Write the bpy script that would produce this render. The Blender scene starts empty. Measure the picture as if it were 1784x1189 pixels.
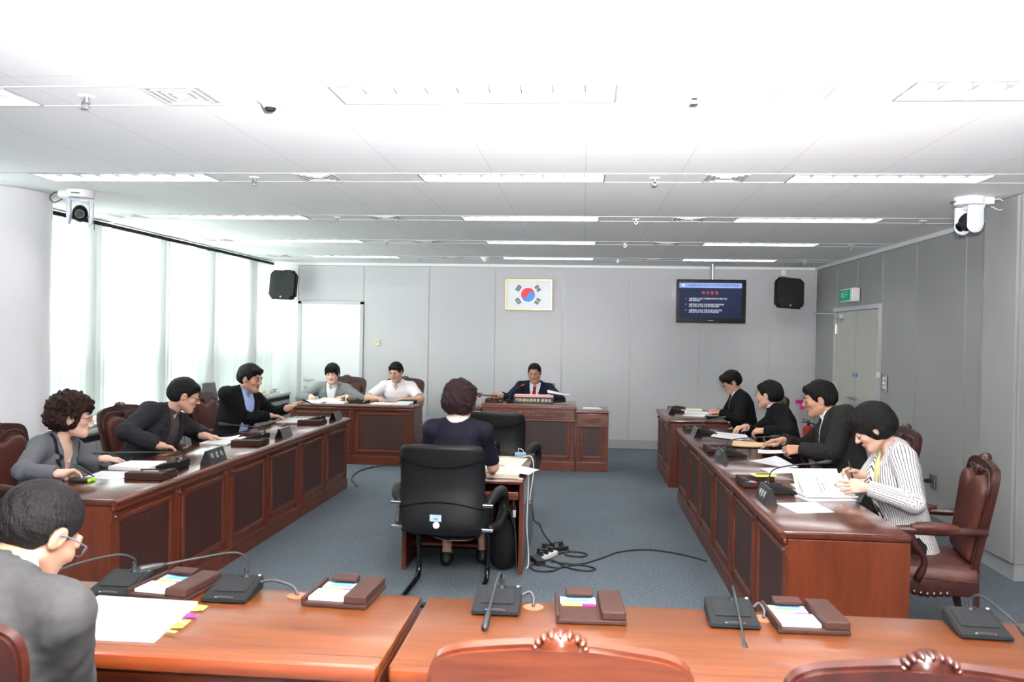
import bpy, bmesh, math, random
import numpy as np
from mathutils import Vector, Matrix, Euler
random.seed(7)
PI = math.pi
scene = bpy.context.scene
C = scene.collection

# ------------------------------------------------------------------ camera
def cam_axes(yaw, pitch, roll):
    cy, sy = math.cos(yaw), math.sin(yaw)
    f = Vector((-sy, cy, 0)); r = Vector((cy, sy, 0)); u = Vector((0, 0, 1))
    f2 = f*math.cos(pitch) + u*math.sin(pitch); u2 = u*math.cos(pitch) - f*math.sin(pitch)
    return r*math.cos(roll) + u2*math.sin(roll), u2*math.cos(roll) - r*math.sin(roll), f2
r_, u_, f_ = cam_axes(.0847, -.0079, .0178)
cd = bpy.data.cameras.new('camera'); cd.sensor_width = 36; cd.lens = 1450/1784*36; cd.clip_start = .05
cam = bpy.data.objects.new('camera', cd); C.objects.link(cam)
m = Matrix((r_, u_, -f_)).transposed().to_4x4(); m.translation = (0, 0, 1.68)
cam.matrix_world = m
scene.camera = cam
cd.dof.use_dof = True; cd.dof.focus_distance = 8.0; cd.dof.aperture_fstop = 6.3

# ------------------------------------------------------------------ world, light, exposure
w = bpy.data.worlds.new('world'); scene.world = w; w.use_nodes = True
bg = w.node_tree.nodes['Background']; bg.inputs[0].default_value = (.98, 1.0, .985, 1); bg.inputs[1].default_value = 2.4
scene.view_settings.view_transform = 'Standard'; scene.view_settings.look = 'None'
scene.view_settings.exposure = 2.05; scene.view_settings.gamma = 1.0; scene.view_settings.use_curve_mapping = False
try:
    scene.cycles.use_denoising = True; scene.cycles.max_bounces = 7; scene.cycles.diffuse_bounces = 5
    scene.cycles.glossy_bounces = 3; scene.cycles.transmission_bounces = 4; scene.cycles.transparent_max_bounces = 8
    scene.cycles.sample_clamp_indirect = 6.0; scene.cycles.caustics_reflective = False; scene.cycles.caustics_refractive = False
except Exception: pass
TUBE = 13.0            # strength of the fluorescent tubes
def lamp(name, kind, loc, energy, color=(1, 1, 1), **k):
    d = bpy.data.lights.new(name, kind); d.energy = energy; d.color = color
    for a, b in k.items(): setattr(d, a, b)
    o = bpy.data.objects.new(name, d); C.objects.link(o); o.location = loc
    return o
# the photographer's flash: one head bounced off the ceiling, a little direct spill (real light at the camera)
fl = lamp('bounced_flash', 'SPOT', (.10, .15, 1.86), 1650, (1, .98, .985), spot_size=2.05, spot_blend=1.0, shadow_soft_size=.06)
fl.rotation_euler = (math.radians(90+47), 0, 0)
fd = lamp('direct_flash', 'SPOT', (.16, .02, 1.88), 75, (1, .98, .95), spot_size=1.75, spot_blend=.6, shadow_soft_size=.05)
fd.rotation_euler = (math.radians(86), 0, .06)
# daylight that comes over the window front, outside the blinds
dl = lamp('daylight', 'AREA', (-5.6, 8.6, 2.1), 270, (1, 1, 1), shape='RECTANGLE', size=8.5, size_y=2.6)
dl.rotation_euler = (0, -PI/2, 0)

# ------------------------------------------------------------------ materials
MATS = {}
def _new(name):
    m = bpy.data.materials.new(name); m.use_nodes = True
    return m, m.node_tree, m.node_tree.nodes['Principled BSDF']
def N(t, typ, **k):
    n = t.nodes.new(typ)
    for a, b in k.items():
        if a.startswith('i_'):
            n.inputs[a[2:].replace('_', ' ')].default_value = b
        else: setattr(n, a, b)
    return n
def mat(name, col, rough=.6, spec=.5, metal=0, var=0, vscale=8, bump=0, bscale=60, coat=0, stretch=(1, 1, 1), sheen=0, attr=None):
    """procedural material: noise colour variation and noise bump, object coordinates"""
    if name in MATS: return MATS[name]
    m, t, b = _new(name); MATS[name] = m
    b.inputs['Roughness'].default_value = rough; b.inputs['Metallic'].default_value = metal
    b.inputs['Specular IOR Level'].default_value = spec
    b.inputs['Base Color'].default_value = (*col, 1)
    if coat: b.inputs['Coat Weight'].default_value = coat; b.inputs['Coat Roughness'].default_value = .12
    if sheen: b.inputs['Sheen Weight'].default_value = sheen
    tc = N(t, 'ShaderNodeTexCoord'); mp = N(t, 'ShaderNodeMapping'); mp.inputs['Scale'].default_value = stretch
    t.links.new(tc.outputs['Object'], mp.inputs[0])
    if attr:
        a = N(t, 'ShaderNodeAttribute'); a.attribute_name = attr; t.links.new(a.outputs['Color'], b.inputs['Base Color'])
    elif var:
        n = N(t, 'ShaderNodeTexNoise', i_Scale=vscale, i_Detail=5.0, i_Roughness=.6); t.links.new(mp.outputs[0], n.inputs['Vector'])
        cr = N(t, 'ShaderNodeValToRGB'); cr.color_ramp.elements[0].position = .3; cr.color_ramp.elements[1].position = .7
        cr.color_ramp.elements[0].color = (*[max(0, c*(1-var)) for c in col], 1)
        cr.color_ramp.elements[1].color = (*[min(1, c*(1+var)) for c in col], 1)
        t.links.new(n.outputs['Fac'], cr.inputs[0]); t.links.new(cr.outputs[0], b.inputs['Base Color'])
    if bump:
        n2 = N(t, 'ShaderNodeTexNoise', i_Scale=bscale, i_Detail=3.0); t.links.new(mp.outputs[0], n2.inputs['Vector'])
        bp = N(t, 'ShaderNodeBump', i_Strength=bump, i_Distance=.01); t.links.new(n2.outputs['Fac'], bp.inputs['Height'])
        t.links.new(bp.outputs[0], b.inputs['Normal'])
    return m
def emis(name, col, s):
    if name in MATS: return MATS[name]
    m, t, b = _new(name); MATS[name] = m
    b.inputs['Base Color'].default_value = (*[c*.3 for c in col], 1); b.inputs['Emission Color'].default_value = (*col, 1)
    b.inputs['Emission Strength'].default_value = s; b.inputs['Specular IOR Level'].default_value = .15
    return m
def wood(name, dark, light, rough=.36, axis=0, coat=.14, sc=1.0):
    if name in MATS: return MATS[name]
    m, t, b = _new(name); MATS[name] = m
    tc = N(t, 'ShaderNodeTexCoord'); mp = N(t, 'ShaderNodeMapping')
    s = [9*sc, 9*sc, 9*sc]; s[axis] = .9*sc; mp.inputs['Scale'].default_value = s
    t.links.new(tc.outputs['Object'], mp.inputs[0])
    n = N(t, 'ShaderNodeTexNoise', i_Scale=2.2, i_Detail=8.0, i_Roughness=.62, i_Distortion=.7); t.links.new(mp.outputs[0], n.inputs['Vector'])
    cr = N(t, 'ShaderNodeValToRGB'); e = cr.color_ramp.elements
    e[0].position = .28; e[0].color = (*dark, 1); e[1].position = .72; e[1].color = (*light, 1)
    t.links.new(n.outputs['Fac'], cr.inputs[0]); t.links.new(cr.outputs[0], b.inputs['Base Color'])
    b.inputs['Roughness'].default_value = rough; b.inputs['Coat Weight'].default_value = coat; b.inputs['Coat Roughness'].default_value = .15
    return m
W_RED = ((.060, .0105, .0035), (.130, .025, .0072))       # reddish mahogany of the rows
wood_x = wood('mahogany_x', *W_RED, axis=0); wood_y = wood('mahogany_y', *W_RED, axis=1); wood_z = wood('mahogany_z', *W_RED, axis=2)
top_x = wood('desk_top_mahogany', (.050, .011, .0055), (.092, .022, .010), rough=.2, axis=0, coat=.5)
burl = wood('dark_burl', (.016, .0032, .0016), (.052, .011, .005), rough=.5, axis=2, sc=2.2, coat=.05)
ftop = wood('orange_cherry', (.070, .018, .0042), (.150, .042, .0095), rough=.34, axis=0, coat=.3, sc=1.3)
fwood = wood('cherry_edge', (.14, .026, .006), (.20, .042, .010), rough=.28, axis=0, coat=.4)
podw = wood('podium_wood', (.12, .032, .019), (.19, .055, .032), rough=.3, axis=0, coat=.4)
podtop = wood('podium_top', (.07, .022, .017), (.11, .036, .026), rough=.2, axis=0, coat=.5)
podburl = wood('podium_burl', (.03, .012, .011), (.06, .024, .020), rough=.45, axis=2, coat=.1)
chairw = wood('chair_wood', (.018, .0036, .0025), (.052, .010, .005), rough=.3, axis=2, coat=.25)
chairw2 = wood('chair_wood_bright', (.07, .013, .004), (.15, .032, .009), rough=.25, axis=0, coat=.5)
leather = mat('brown_leather', (.062, .015, .010), .46, spec=.35, var=.25, vscale=5, bump=.15, bscale=120)
blackl = mat('black_leather', (.006, .0065, .007), .48, spec=.3, var=.2, vscale=4, bump=.12, bscale=90)
nailm = mat('brass_nail', (.12, .07, .035), .35, metal=.9)
chrome = mat('chrome', (.75, .76, .78), .16, metal=1)
steel = mat('brushed_steel', (.5, .5, .52), .35, metal=1)
black = mat('black_plastic', (.012, .013, .014), .45, bump=.05, bscale=400)
blackg = mat('black_gloss', (.006, .006, .007), .12)
darkg = mat('dark_grey_plastic', (.009, .0098, .0105), .7, spec=.2, bump=.05, bscale=400)
rubber = mat('black_cable', (.015, .015, .016), .5)
greyc = mat('grey_cable', (.035, .035, .042), .5)
whitec = mat('white_cable', (.7, .7, .7), .5)
white = mat('white_plastic', (.8, .8, .8), .35)
whitep = mat('white_paint', (.78, .79, .8), .45)
paper = mat('white_paper', (.72, .72, .74), .7, var=.02, vscale=3)
paper2 = mat('cream_paper', (.72, .68, .56), .7, var=.04, vscale=5)
paperb = mat('blue_note_paper', (.33, .62, .85), .7, var=.05, vscale=9)
kraft = mat('kraft_paper', (.62, .42, .22), .6, var=.08, vscale=6)
pink = mat('pink_card', (.80, .42, .40), .6)
magenta = mat('magenta_tab', (.9, .02, .35), .5)
yellow = mat('yellow_tab', (.9, .75, .12), .5)
lime = mat('lime_tab', (.55, .85, .1), .5)
orange = mat('orange_tab', (.95, .45, .05), .5)
ink = mat('black_ink', (.02, .02, .025), .6)
brownbox = mat('brown_leatherette', (.036, .014, .010), .6, spec=.25, var=.15, vscale=9, bump=.1, bscale=200)
gold = mat('gilt_frame', (.78, .5, .2), .3, metal=.7)
silverink = mat('silver_lettering', (.6, .6, .58), .4)
goldink = mat('gold_lettering', (.85, .74, .45), .35)
sil = mat('silver_plastic', (.45, .47, .5), .3, metal=.4)
redp = mat('red_enamel', (.5, .02, .015), .25)
lens = mat('lens_black', (.004, .004, .006), .05)

def wallmat(name, col):
    if name in MATS: return MATS[name]
    m, t, b = _new(name); MATS[name] = m
    tc = N(t, 'ShaderNodeTexCoord')
    n = N(t, 'ShaderNodeTexNoise', i_Scale=140.0, i_Detail=2.0)
    wv = N(t, 'ShaderNodeTexWave', i_Scale=60.0, i_Distortion=3.0); wv.bands_direction = 'Z'
    n2 = N(t, 'ShaderNodeTexNoise', i_Scale=1.2, i_Detail=2.0)
    for q in (n, wv, n2): t.links.new(tc.outputs['Object'], q.inputs['Vector'])
    mx = N(t, 'ShaderNodeMix', data_type='RGBA'); mx.inputs[6].default_value = (*[c*.95 for c in col], 1); mx.inputs[7].default_value = (*[c*1.04 for c in col], 1)
    t.links.new(n2.outputs['Fac'], mx.inputs[0])
    ad = N(t, 'ShaderNodeMath', operation='ADD'); t.links.new(n.outputs['Fac'], ad.inputs[0]); t.links.new(wv.outputs['Fac'], ad.inputs[1])
    cr = N(t, 'ShaderNodeMapRange'); cr.inputs[1].default_value = 0; cr.inputs[2].default_value = 2; cr.inputs[3].default_value = .93; cr.inputs[4].default_value = 1.05
    t.links.new(ad.outputs[0], cr.inputs[0])
    ml = N(t, 'ShaderNodeVectorMath', operation='SCALE'); t.links.new(mx.outputs[2], ml.inputs[0]); t.links.new(cr.outputs[0], ml.inputs['Scale'])
    t.links.new(ml.outputs[0], b.inputs['Base Color']); b.inputs['Roughness'].default_value = .75
    bp = N(t, 'ShaderNodeBump', i_Strength=.15, i_Distance=.004); t.links.new(ad.outputs[0], bp.inputs['Height']); t.links.new(bp.outputs[0], b.inputs['Normal'])
    return m
wall_m = wallmat('grey_fabric_panel', (.55, .55, .565)); wallr_m = wallmat('shaded_grey_fabric_panel', (.30, .303, .298))  # right wall panels darker: weaker light on that side put into the colour
groove = mat('panel_joint', (.62, .62, .65), .4)
plinth = mat('grey_plinth', (.36, .37, .38), .5)
doorm = mat('cream_grey_door_paint', (.42, .42, .385), .45, var=.03, vscale=2)
doorw = mat('white_door_paint', (.74, .75, .76), .4)
framem = mat('grey_door_frame', (.5, .5, .52), .4)
cabm = mat('grey_cabinet_steel', (.30, .31, .32), .45, var=.04, vscale=2)
cabtop = mat('cabinet_top', (.62, .63, .62), .4)
winf = mat('window_aluminium', (.30, .36, .35), .4, metal=.3)
pillm = mat('white_column_paint', (.86, .86, .89), .28)
def carpet():
    m, t, b = _new('blue_grey_carpet')
    tc = N(t, 'ShaderNodeTexCoord')
    n = N(t, 'ShaderNodeTexNoise', i_Scale=75.0, i_Detail=5.0, i_Roughness=.85); n2 = N(t, 'ShaderNodeTexNoise', i_Scale=1.6, i_Detail=3.0)
    for q in (n, n2): t.links.new(tc.outputs['Object'], q.inputs['Vector'])
    cr = N(t, 'ShaderNodeValToRGB'); e = cr.color_ramp.elements
    e[0].position = .36; e[0].color = (.040, .052, .064, 1); e[1].position = .64; e[1].color = (.178, .212, .238, 1)
    t.links.new(n.outputs['Fac'], cr.inputs[0])
    mr = N(t, 'ShaderNodeMapRange'); mr.inputs[3].default_value = .88; mr.inputs[4].default_value = 1.12; t.links.new(n2.outputs['Fac'], mr.inputs[0])
    ml = N(t, 'ShaderNodeVectorMath', operation='SCALE'); t.links.new(cr.outputs[0], ml.inputs[0]); t.links.new(mr.outputs[0], ml.inputs['Scale'])
    t.links.new(ml.outputs[0], b.inputs['Base Color']); b.inputs['Roughness'].default_value = .95; b.inputs['Specular IOR Level'].default_value = .1
    bp = N(t, 'ShaderNodeBump', i_Strength=.5, i_Distance=.006); t.links.new(n.outputs['Fac'], bp.inputs['Height']); t.links.new(bp.outputs[0], b.inputs['Normal'])
    return m
def ceilmat():
    m, t, b = _new('speckled_ceiling_tile')
    tc = N(t, 'ShaderNodeTexCoord')
    n = N(t, 'ShaderNodeTexVoronoi', i_Scale=110.0)
    br = N(t, 'ShaderNodeTexBrick'); br.offset = 0; br.inputs['Scale'].default_value = 1; br.inputs['Mortar Size'].default_value = .0035
    br.inputs['Brick Width'].default_value = .612; br.inputs['Row Height'].default_value = 1.68
    br.inputs['Color1'].default_value = (1, 1, 1, 1); br.inputs['Color2'].default_value = (1, 1, 1, 1); br.inputs['Mortar'].default_value = (.82, .82, .83, 1)
    for q in (n, br): t.links.new(tc.outputs['Object'], q.inputs['Vector'])
    cr = N(t, 'ShaderNodeValToRGB'); e = cr.color_ramp.elements
    e[0].position = .1; e[0].color = (.93, .93, .94, 1); e[1].position = .35; e[1].color = (.84, .84, .85, 1)
    t.links.new(n.outputs['Distance'], cr.inputs[0])
    ml = N(t, 'ShaderNodeVectorMath', operation='MULTIPLY'); t.links.new(cr.outputs[0], ml.inputs[0]); t.links.new(br.outputs['Color'], ml.inputs[1])
    t.links.new(ml.outputs[0], b.inputs['Base Color']); b.inputs['Roughness'].default_value = .8
    return m
def blindmat():
    m, t, b = _new('pale_green_blind_fabric')
    nt = t.nodes; out = nt['Material Output']
    d = N(t, 'ShaderNodeBsdfDiffuse'); d.inputs[0].default_value = (.82, .85, .84, 1)
    tr = N(t, 'ShaderNodeBsdfTranslucent'); tr.inputs[0].default_value = (.90, .925, .912, 1)
    mx = N(t, 'ShaderNodeMixShader'); mx.inputs[0].default_value = .28
    t.links.new(d.outputs[0], mx.inputs[1]); t.links.new(tr.outputs[0], mx.inputs[2]); t.links.new(mx.outputs[0], out.inputs[0])
    return m
def glassmat(name, tint, rough=.02, refl=.08):
    m, t, b = _new(name); out = t.nodes['Material Output']
    tr = N(t, 'ShaderNodeBsdfTransparent'); tr.inputs[0].default_value = (*tint, 1)
    g = N(t, 'ShaderNodeBsdfGlossy'); g.inputs['Roughness'].default_value = rough
    mx = N(t, 'ShaderNodeMixShader'); mx.inputs[0].default_value = refl
    t.links.new(tr.outputs[0], mx.inputs[1]); t.links.new(g.outputs[0], mx.inputs[2]); t.links.new(mx.outputs[0], out.inputs[0])
    return m
carpet_m, ceil_m, blind_m = carpet(), ceilmat(), blindmat()
glass = glassmat('window_glass', (.92, .97, .95)); dim_glass = glassmat('dimming_lower_glass', (.52, .60, .57)); specg = glassmat('spectacle_glass', (.93, .95, .95), refl=.12)  # lower pane tint is added so less daylight reaches the bottom of the blinds
tube_m = emis('fluorescent_tube', (1, .98, .95), TUBE)
reflm = mat('white_reflector', (.85, .85, .86), .25)

# ------------------------------------------------------------------ mesh helpers
def bm_box(bm, c, s, rot=None, bev=0):
    """box centre c, full size s"""
    M = Matrix.Translation(c) @ (rot.to_4x4() if rot is not None else Matrix()) @ Matrix.Diagonal((*s, 1))
    r = bmesh.ops.create_cube(bm, size=1, matrix=M)
    if bev:
        es = set(e for v in r['verts'] for e in v.link_edges)
        bmesh.ops.bevel(bm, geom=list(es), offset=bev, segments=2, affect='EDGES', profile=.5)
    return bm
def bm_cyl(bm, a, b, r1, r2=None, n=16, caps=True):
    a, b = Vector(a), Vector(b); d = b-a; r2 = r1 if r2 is None else r2
    q = Vector((0, 0, 1)).rotation_difference(d).to_matrix().to_4x4()
    bmesh.ops.create_cone(bm, cap_ends=caps, segments=n, radius1=r1, radius2=r2, depth=d.length, matrix=Matrix.Translation((a+b)/2) @ q)
    return bm
def bm_sph(bm, c, r, n=16, rot=None):
    s = r if hasattr(r, '__len__') else (r, r, r)
    bmesh.ops.create_uvsphere(bm, u_segments=n, v_segments=max(6, n//2), radius=1, matrix=Matrix.Translation(c) @ (rot.to_4x4() if rot is not None else Matrix()) @ Matrix.Diagonal((*s, 1)))
    return bm
def catmull(pts, n=6):
    P = [Vector(p) for p in pts]; P = [P[0]*2-P[1]] + P + [P[-1]*2-P[-2]]; out = []
    for i in range(1, len(P)-2):
        for k in range(n):
            t = k/n; p0, p1, p2, p3 = P[i-1:i+3]
            out.append(.5*((2*p1)+(p2-p0)*t+(2*p0-5*p1+4*p2-p3)*t*t+(3*p1-p0-3*p2+p3)*t**3))
    out.append(P[-2]); return out
def bm_tube(bm, pts, r, n=8, smooth=0, radii=None, closed=False):
    if smooth: pts = catmull(pts, smooth)
    P = [Vector(p) for p in pts]; rings = []; up = None; L = len(P)
    for i, p in enumerate(P):
        if closed: t = (P[(i+1) % L]-P[i-1]).normalized()
        else: t = (P[min(i+1, L-1)]-P[max(i-1, 0)]).normalized()
        if up is None: up = t.orthogonal().normalized()
        up = (up - t*up.dot(t)).normalized(); s = t.cross(up)
        rr = radii[min(len(radii)-1, int(i/max(1, L-1)*(len(radii)-1)+.5))] if radii else r
        rings.append([bm.verts.new(p + (up*math.cos(2*PI*k/n) + s*math.sin(2*PI*k/n))*rr) for k in range(n)])
    for i in range(L if closed else L-1):
        a, b = rings[i], rings[(i+1) % L]
        for k in range(n): bm.faces.new((a[k], a[(k+1) % n], b[(k+1) % n], b[k]))
    if not closed: bm.faces.new(rings[0][::-1]); bm.faces.new(rings[-1])
    return bm
def bm_prism(bm, poly, depth, M=None, bev=0):
    """poly in local x,z extruded along y from 0 to depth"""
    M = M or Matrix()
    a = [bm.verts.new(M @ Vector((x, 0, z))) for x, z in poly]; b = [bm.verts.new(M @ Vector((x, depth, z))) for x, z in poly]
    n = len(poly); fs = [bm.faces.new(a), bm.faces.new(b[::-1])]
    for i in range(n): fs.append(bm.faces.new((a[i], b[i], b[(i+1) % n], a[(i+1) % n])))
    bmesh.ops.recalc_face_normals(bm, faces=fs)
    return bm
def link(name, bm, m, parent=None, smooth=False, angle=None):
    me = bpy.data.meshes.new(name)
    bmesh.ops.recalc_face_normals(bm, faces=bm.faces); bm.to_mesh(me); bm.free()
    for q in (m if isinstance(m, (list, tuple)) else [m]): me.materials.append(q)
    o = bpy.data.objects.new(name, me); C.objects.link(o)
    if parent: o.parent = parent
    if smooth: me.polygons.foreach_set('use_smooth', [True]*len(me.polygons))
    if angle:
        me.polygons.foreach_set('use_smooth', [True]*len(me.polygons))
        try: me.set_sharp_from_angle(angle=angle)
        except Exception: pass
    return o
def box(name, c, s, m, parent=None, rot=None, bev=0):
    return link(name, bm_box(bmesh.new(), c, s, rot, bev), m, parent)
def tag(o, label, cat, group=None):
    o['label'] = label; o['category'] = cat
    if group: o['group'] = group
    return o
def thing(name, label, cat, loc=(0, 0, 0), rz=0, group=None):
    o = bpy.data.objects.new(name, None); C.objects.link(o); o.empty_display_size = .1
    o.location = loc; o.rotation_euler = (0, 0, rz)
    return tag(o, label, cat, group)
def struct(o): o['kind'] = 'structure'; return o
def dup(root, label, loc=None, rz=None, group=None):
    def cp(o, par):
        c = o.copy(); C.objects.link(c); c.parent = par
        for ch in [x for x in KIDS.get(o.name, [])]: cp(ch, c)
        return c
    KIDS = {}
    for x in C.objects:
        if x.parent: KIDS.setdefault(x.parent.name, []).append(x)
    c = cp(root, None); c['label'] = label
    if loc is not None: c.location = loc
    if rz is not None: c.rotation_euler = (0, 0, rz)
    if group: c['group'] = group
    return c
def text(name, s, size, M, m, parent=None, ext=.0006, align='CENTER', xs=1.0):
    cu = bpy.data.curves.new(name, 'FONT'); cu.body = s; cu.size = size; cu.align_x = align; cu.align_y = 'CENTER'; cu.extrude = ext; cu.resolution_u = 3
    tmp = bpy.data.objects.new(name+'_c', cu); C.objects.link(tmp)
    me = bpy.data.meshes.new_from_object(tmp.evaluated_get(bpy.context.evaluated_depsgraph_get()))
    bpy.data.objects.remove(tmp)
    me.transform(Matrix.Diagonal((xs, 1, 1, 1))); me.transform(M); me.materials.clear(); me.materials.append(m); me.name = name
    o = bpy.data.objects.new(name, me); C.objects.link(o); o.parent = parent
    return o
# text facing -Y standing upright: x right, y up
def face_ny(loc): return Matrix.Translation(loc) @ Matrix.Rotation(PI/2, 4, 'X')
def rotz(a): return Matrix.Rotation(a, 3, 'Z')

# ================================================================== THE ROOM
H = 2.74; XL, XR, YB, YF = -4.84, 3.42, 12.6, -1.6
o = box('floor', ((XL+XR)/2, (YB+YF)/2, -.05), (XR-XL+.3, YB-YF+.3, .1), carpet_m); struct(o)
ROWS = [3.51+1.96*k for k in range(-2, 5)]; RW = .28
FIX = [(-3.84, -2.59), (-1.12, .13), (1.33, 2.58)]
def ceiling():
    bm = bmesh.new(); xs = [XL-.1]; 
    for a, b in FIX: xs += [a, b]
    xs.append(XR+.1); ys = [YF-.1]
    for y in ROWS: ys += [y, y+RW]
    ys.append(YB+.1)
    for i in range(len(xs)-1):
        for j in range(len(ys)-1):
            if i % 2 == 1 and j % 2 == 1: continue
            v = [bm.verts.new(p) for p in ((xs[i], ys[j], H), (xs[i], ys[j+1], H), (xs[i+1], ys[j+1], H), (xs[i+1], ys[j], H))]
            bm.faces.new(v)
    bmesh.ops.remove_doubles(bm, verts=bm.verts, dist=.0001)
    r = bmesh.ops.extrude_face_region(bm, geom=list(bm.faces))
    for v in [g for g in r['geom'] if isinstance(g, bmesh.types.BMVert)]: v.co.z += .12
    return bm
struct(link('ceiling', ceiling(), ceil_m))
lid = box('ceiling_trim_slab', ((XL+XR)/2, (YB+YF)/2, H+.19), (XR-XL+.3, YB-YF+.3, .1), white); lid.name = 'trim_1'; struct(lid)
tn = 2
for y in ROWS:
    for yy in (y-.012, y+RW+.012):
        t = box('trim_%d' % tn, ((XL+XR)/2, yy, H-.0015), (XR-XL, .007, .005), framem); struct(t); tn += 1
t = box('trim_%d' % tn, ((XL+XR)/2, YB-.02, H-.02), (XR-XL, .03, .04), whitep); struct(t); tn += 1
t = box('trim_%d' % tn, (XR-.02, (YB+6.9)/2, H-.02), (.03, YB-6.9, .045), groove); struct(t); tn += 1

def panel_wall(name, segs, axis, pos, m, z0=.12, z1=H-.04, th=.02, holes=()):
    """fabric panels (axis 'x': wall faces -y at y=pos ; axis 'y': wall faces -x at x=pos)"""
    bm = bmesh.new()
    for a, b, za, zb in segs:
        c = (a+b)/2; s = b-a-.014
        if axis == 'x': bm_box(bm, (c, pos-th/2, (za+zb)/2), (s, th, zb-za-.004), bev=.006)
        else: bm_box(bm, (pos-th/2, c, (za+zb)/2), (th, s, zb-za-.004), bev=.006)
    return link(name, bm, m)
# back wall
wb = box('wall_back', ((XL+XR)/2, YB+.06, H/2), (XR-XL+.3, .1, H), groove); struct(wb)
xs = [-3.37, -2.35, -1.33, -.31, .71, 1.73, 2.75, 3.41]
segs = [(a, b, .12, H-.04) for a, b in zip(xs, xs[1:])] + [(-4.40, -3.37, 2.15, H-.04)]
p = panel_wall('wall_panels', segs, 'x', YB+.012, wall_m); p.parent = wb
p = box('side_panel', (-4.62, YB, H/2), (.42, .024, H), doorw, wb)
b_ = box('baseboard_back', ((XR-3.37)/2, YB-.012, .06), (XR+3.37, .03, .12), plinth); struct(b_)
# white service door in the back wall
d = box('door_1', (-3.885, YB-.01, 1.05), (.93, .03, 2.1), doorw); struct(d)
for s in (-1, 1): box('door_frame', (-3.885+s*.49, YB-.012, 1.07), (.05, .05, 2.14), framem, d)
box('door_frame', (-3.885, YB-.012, 2.125), (1.03, .05, .05), framem, d)
bm = bmesh.new(); bm_cyl(bm, (-4.27, YB-.025, .93), (-4.27, YB-.075, .93), .022); bm_cyl(bm, (-4.27, YB-.07, .93), (-4.13, YB-.07, .93), .010)
link('door_handle', bm, steel, d, angle=.7)
bm = bmesh.new(); bm_cyl(bm, (-4.27, YB-.025, .80), (-4.27, YB-.04, .80), .024); link('door_lock', bm, steel, d, angle=.7)
# right wall
wr = box('wall_right', (XR+.06, (YB+YF)/2, H/2), (.1, YB-YF+.3, H), groove); struct(wr)
ys = [6.7, 7.78, 8.89, 9.87]
segs = [(a, b, .12, H-.045) for a, b in zip(ys, ys[1:])] + [(11.58, YB-.02, .12, H-.045), (9.87, 10.746, 2.10, H-.045), (10.746, 11.58, 2.10, H-.045)]
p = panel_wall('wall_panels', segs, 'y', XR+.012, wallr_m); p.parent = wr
for a, b in ((6.7, 9.87), (11.58, YB-.03)):
    q = box('baseboard_right', (XR-.012, (a+b)/2, .06), (.03, b-a, .12), plinth); struct(q)
# boxed column on the right wall
cl = box('wall_right_pier', ((3.07+XR)/2+.02, (6.16+6.66)/2, H/2), (XR-3.07, .48, H), groove); cl.name = 'wall_pier'; struct(cl)
bm = bmesh.new(); bm_box(bm, (3.06, 6.41, H/2+.055), (.03, .49, H-.13), bev=.006); bm_box(bm, (3.25, 6.155, H/2+.055), (.37, .03, H-.13), bev=.006)
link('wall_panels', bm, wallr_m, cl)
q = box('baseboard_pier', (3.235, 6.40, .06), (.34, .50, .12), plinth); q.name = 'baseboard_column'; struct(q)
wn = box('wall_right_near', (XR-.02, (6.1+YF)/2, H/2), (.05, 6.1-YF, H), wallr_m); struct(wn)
wf = box('wall_front', ((XL+XR)/2, YF-.05, H/2), (XR-XL+.3, .1, H), wall_m); struct(wf)
# double door in the right wall
dd = thing('door_2', '', 'x'); del dd['label']; del dd['category']; struct(dd)
for k, (a, b) in enumerate(((9.90, 10.70), (10.71, 11.55))):
    box('door_leaf', (XR-.012, (a+b)/2, 1.03), (.03, b-a-.006, 2.05), doorm, dd)
for yy in (9.885, 11.565): box('door_frame', (XR-.018, yy, 1.04), (.05, .035, 2.08), framem, dd)
box('door_frame', (XR-.02, 10.725, 2.085), (.06, 1.72, .05), framem, dd)
for yy, z in ((11.53, 1.83), (11.53, 1.13), (11.53, .4), (9.915, 1.83), (9.915, 1.0), (9.915, .4)):
    box('hinge', (XR-.034, yy, z), (.018, .035, .13), chrome, dd)
bm = bmesh.new(); bm_box(bm, (XR-.06, 11.3, 1.99), (.06, .24, .06), bev=.005); link('door_closer', bm, sil, dd)
bm = bmesh.new(); bm_tube(bm, [(XR-.07, 11.35, 2.035), (XR-.26, 11.72, 2.045)], .011, 6); bm_tube(bm, [(XR-.26, 11.72, 2.05), (XR-.02, 11.9, 2.06)], .010, 6); link('closer_arm', bm, chrome, dd)
bm = bmesh.new()
for s in (-1, 1):
    y0 = 10.705+s*.06; bm_cyl(bm, (XR-.02, y0, .96), (XR-.075, y0, .96), .02); bm_tube(bm, [(XR-.07, y0, .96), (XR-.08, y0+s*.04, .965), (XR-.075, y0+s*.13, .955)], .010, 8, 3)
link('door_handle', bm, steel, dd, angle=.7)
bm = bmesh.new()
for s in (-1, 1): bm_cyl(bm, (XR-.02, 10.705+s*.06, .84), (XR-.045, 10.705+s*.06, .84), .026)
link('door_lock', bm, steel, dd, angle=.7)
for s in (-1, 1):
    bm = bmesh.new(); bm_cyl(bm, (XR-.027, 10.705+s*.055, 1.25), (XR-.031, 10.705+s*.055, 1.25), .03); link('round_sticker', bm, mat('sticker_blue', (.05, .2, .45), .5), dd)
box('door_contact', (XR-.04, 9.85, 1.29), (.03, .05, .06), white, dd, bev=.004)
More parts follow.
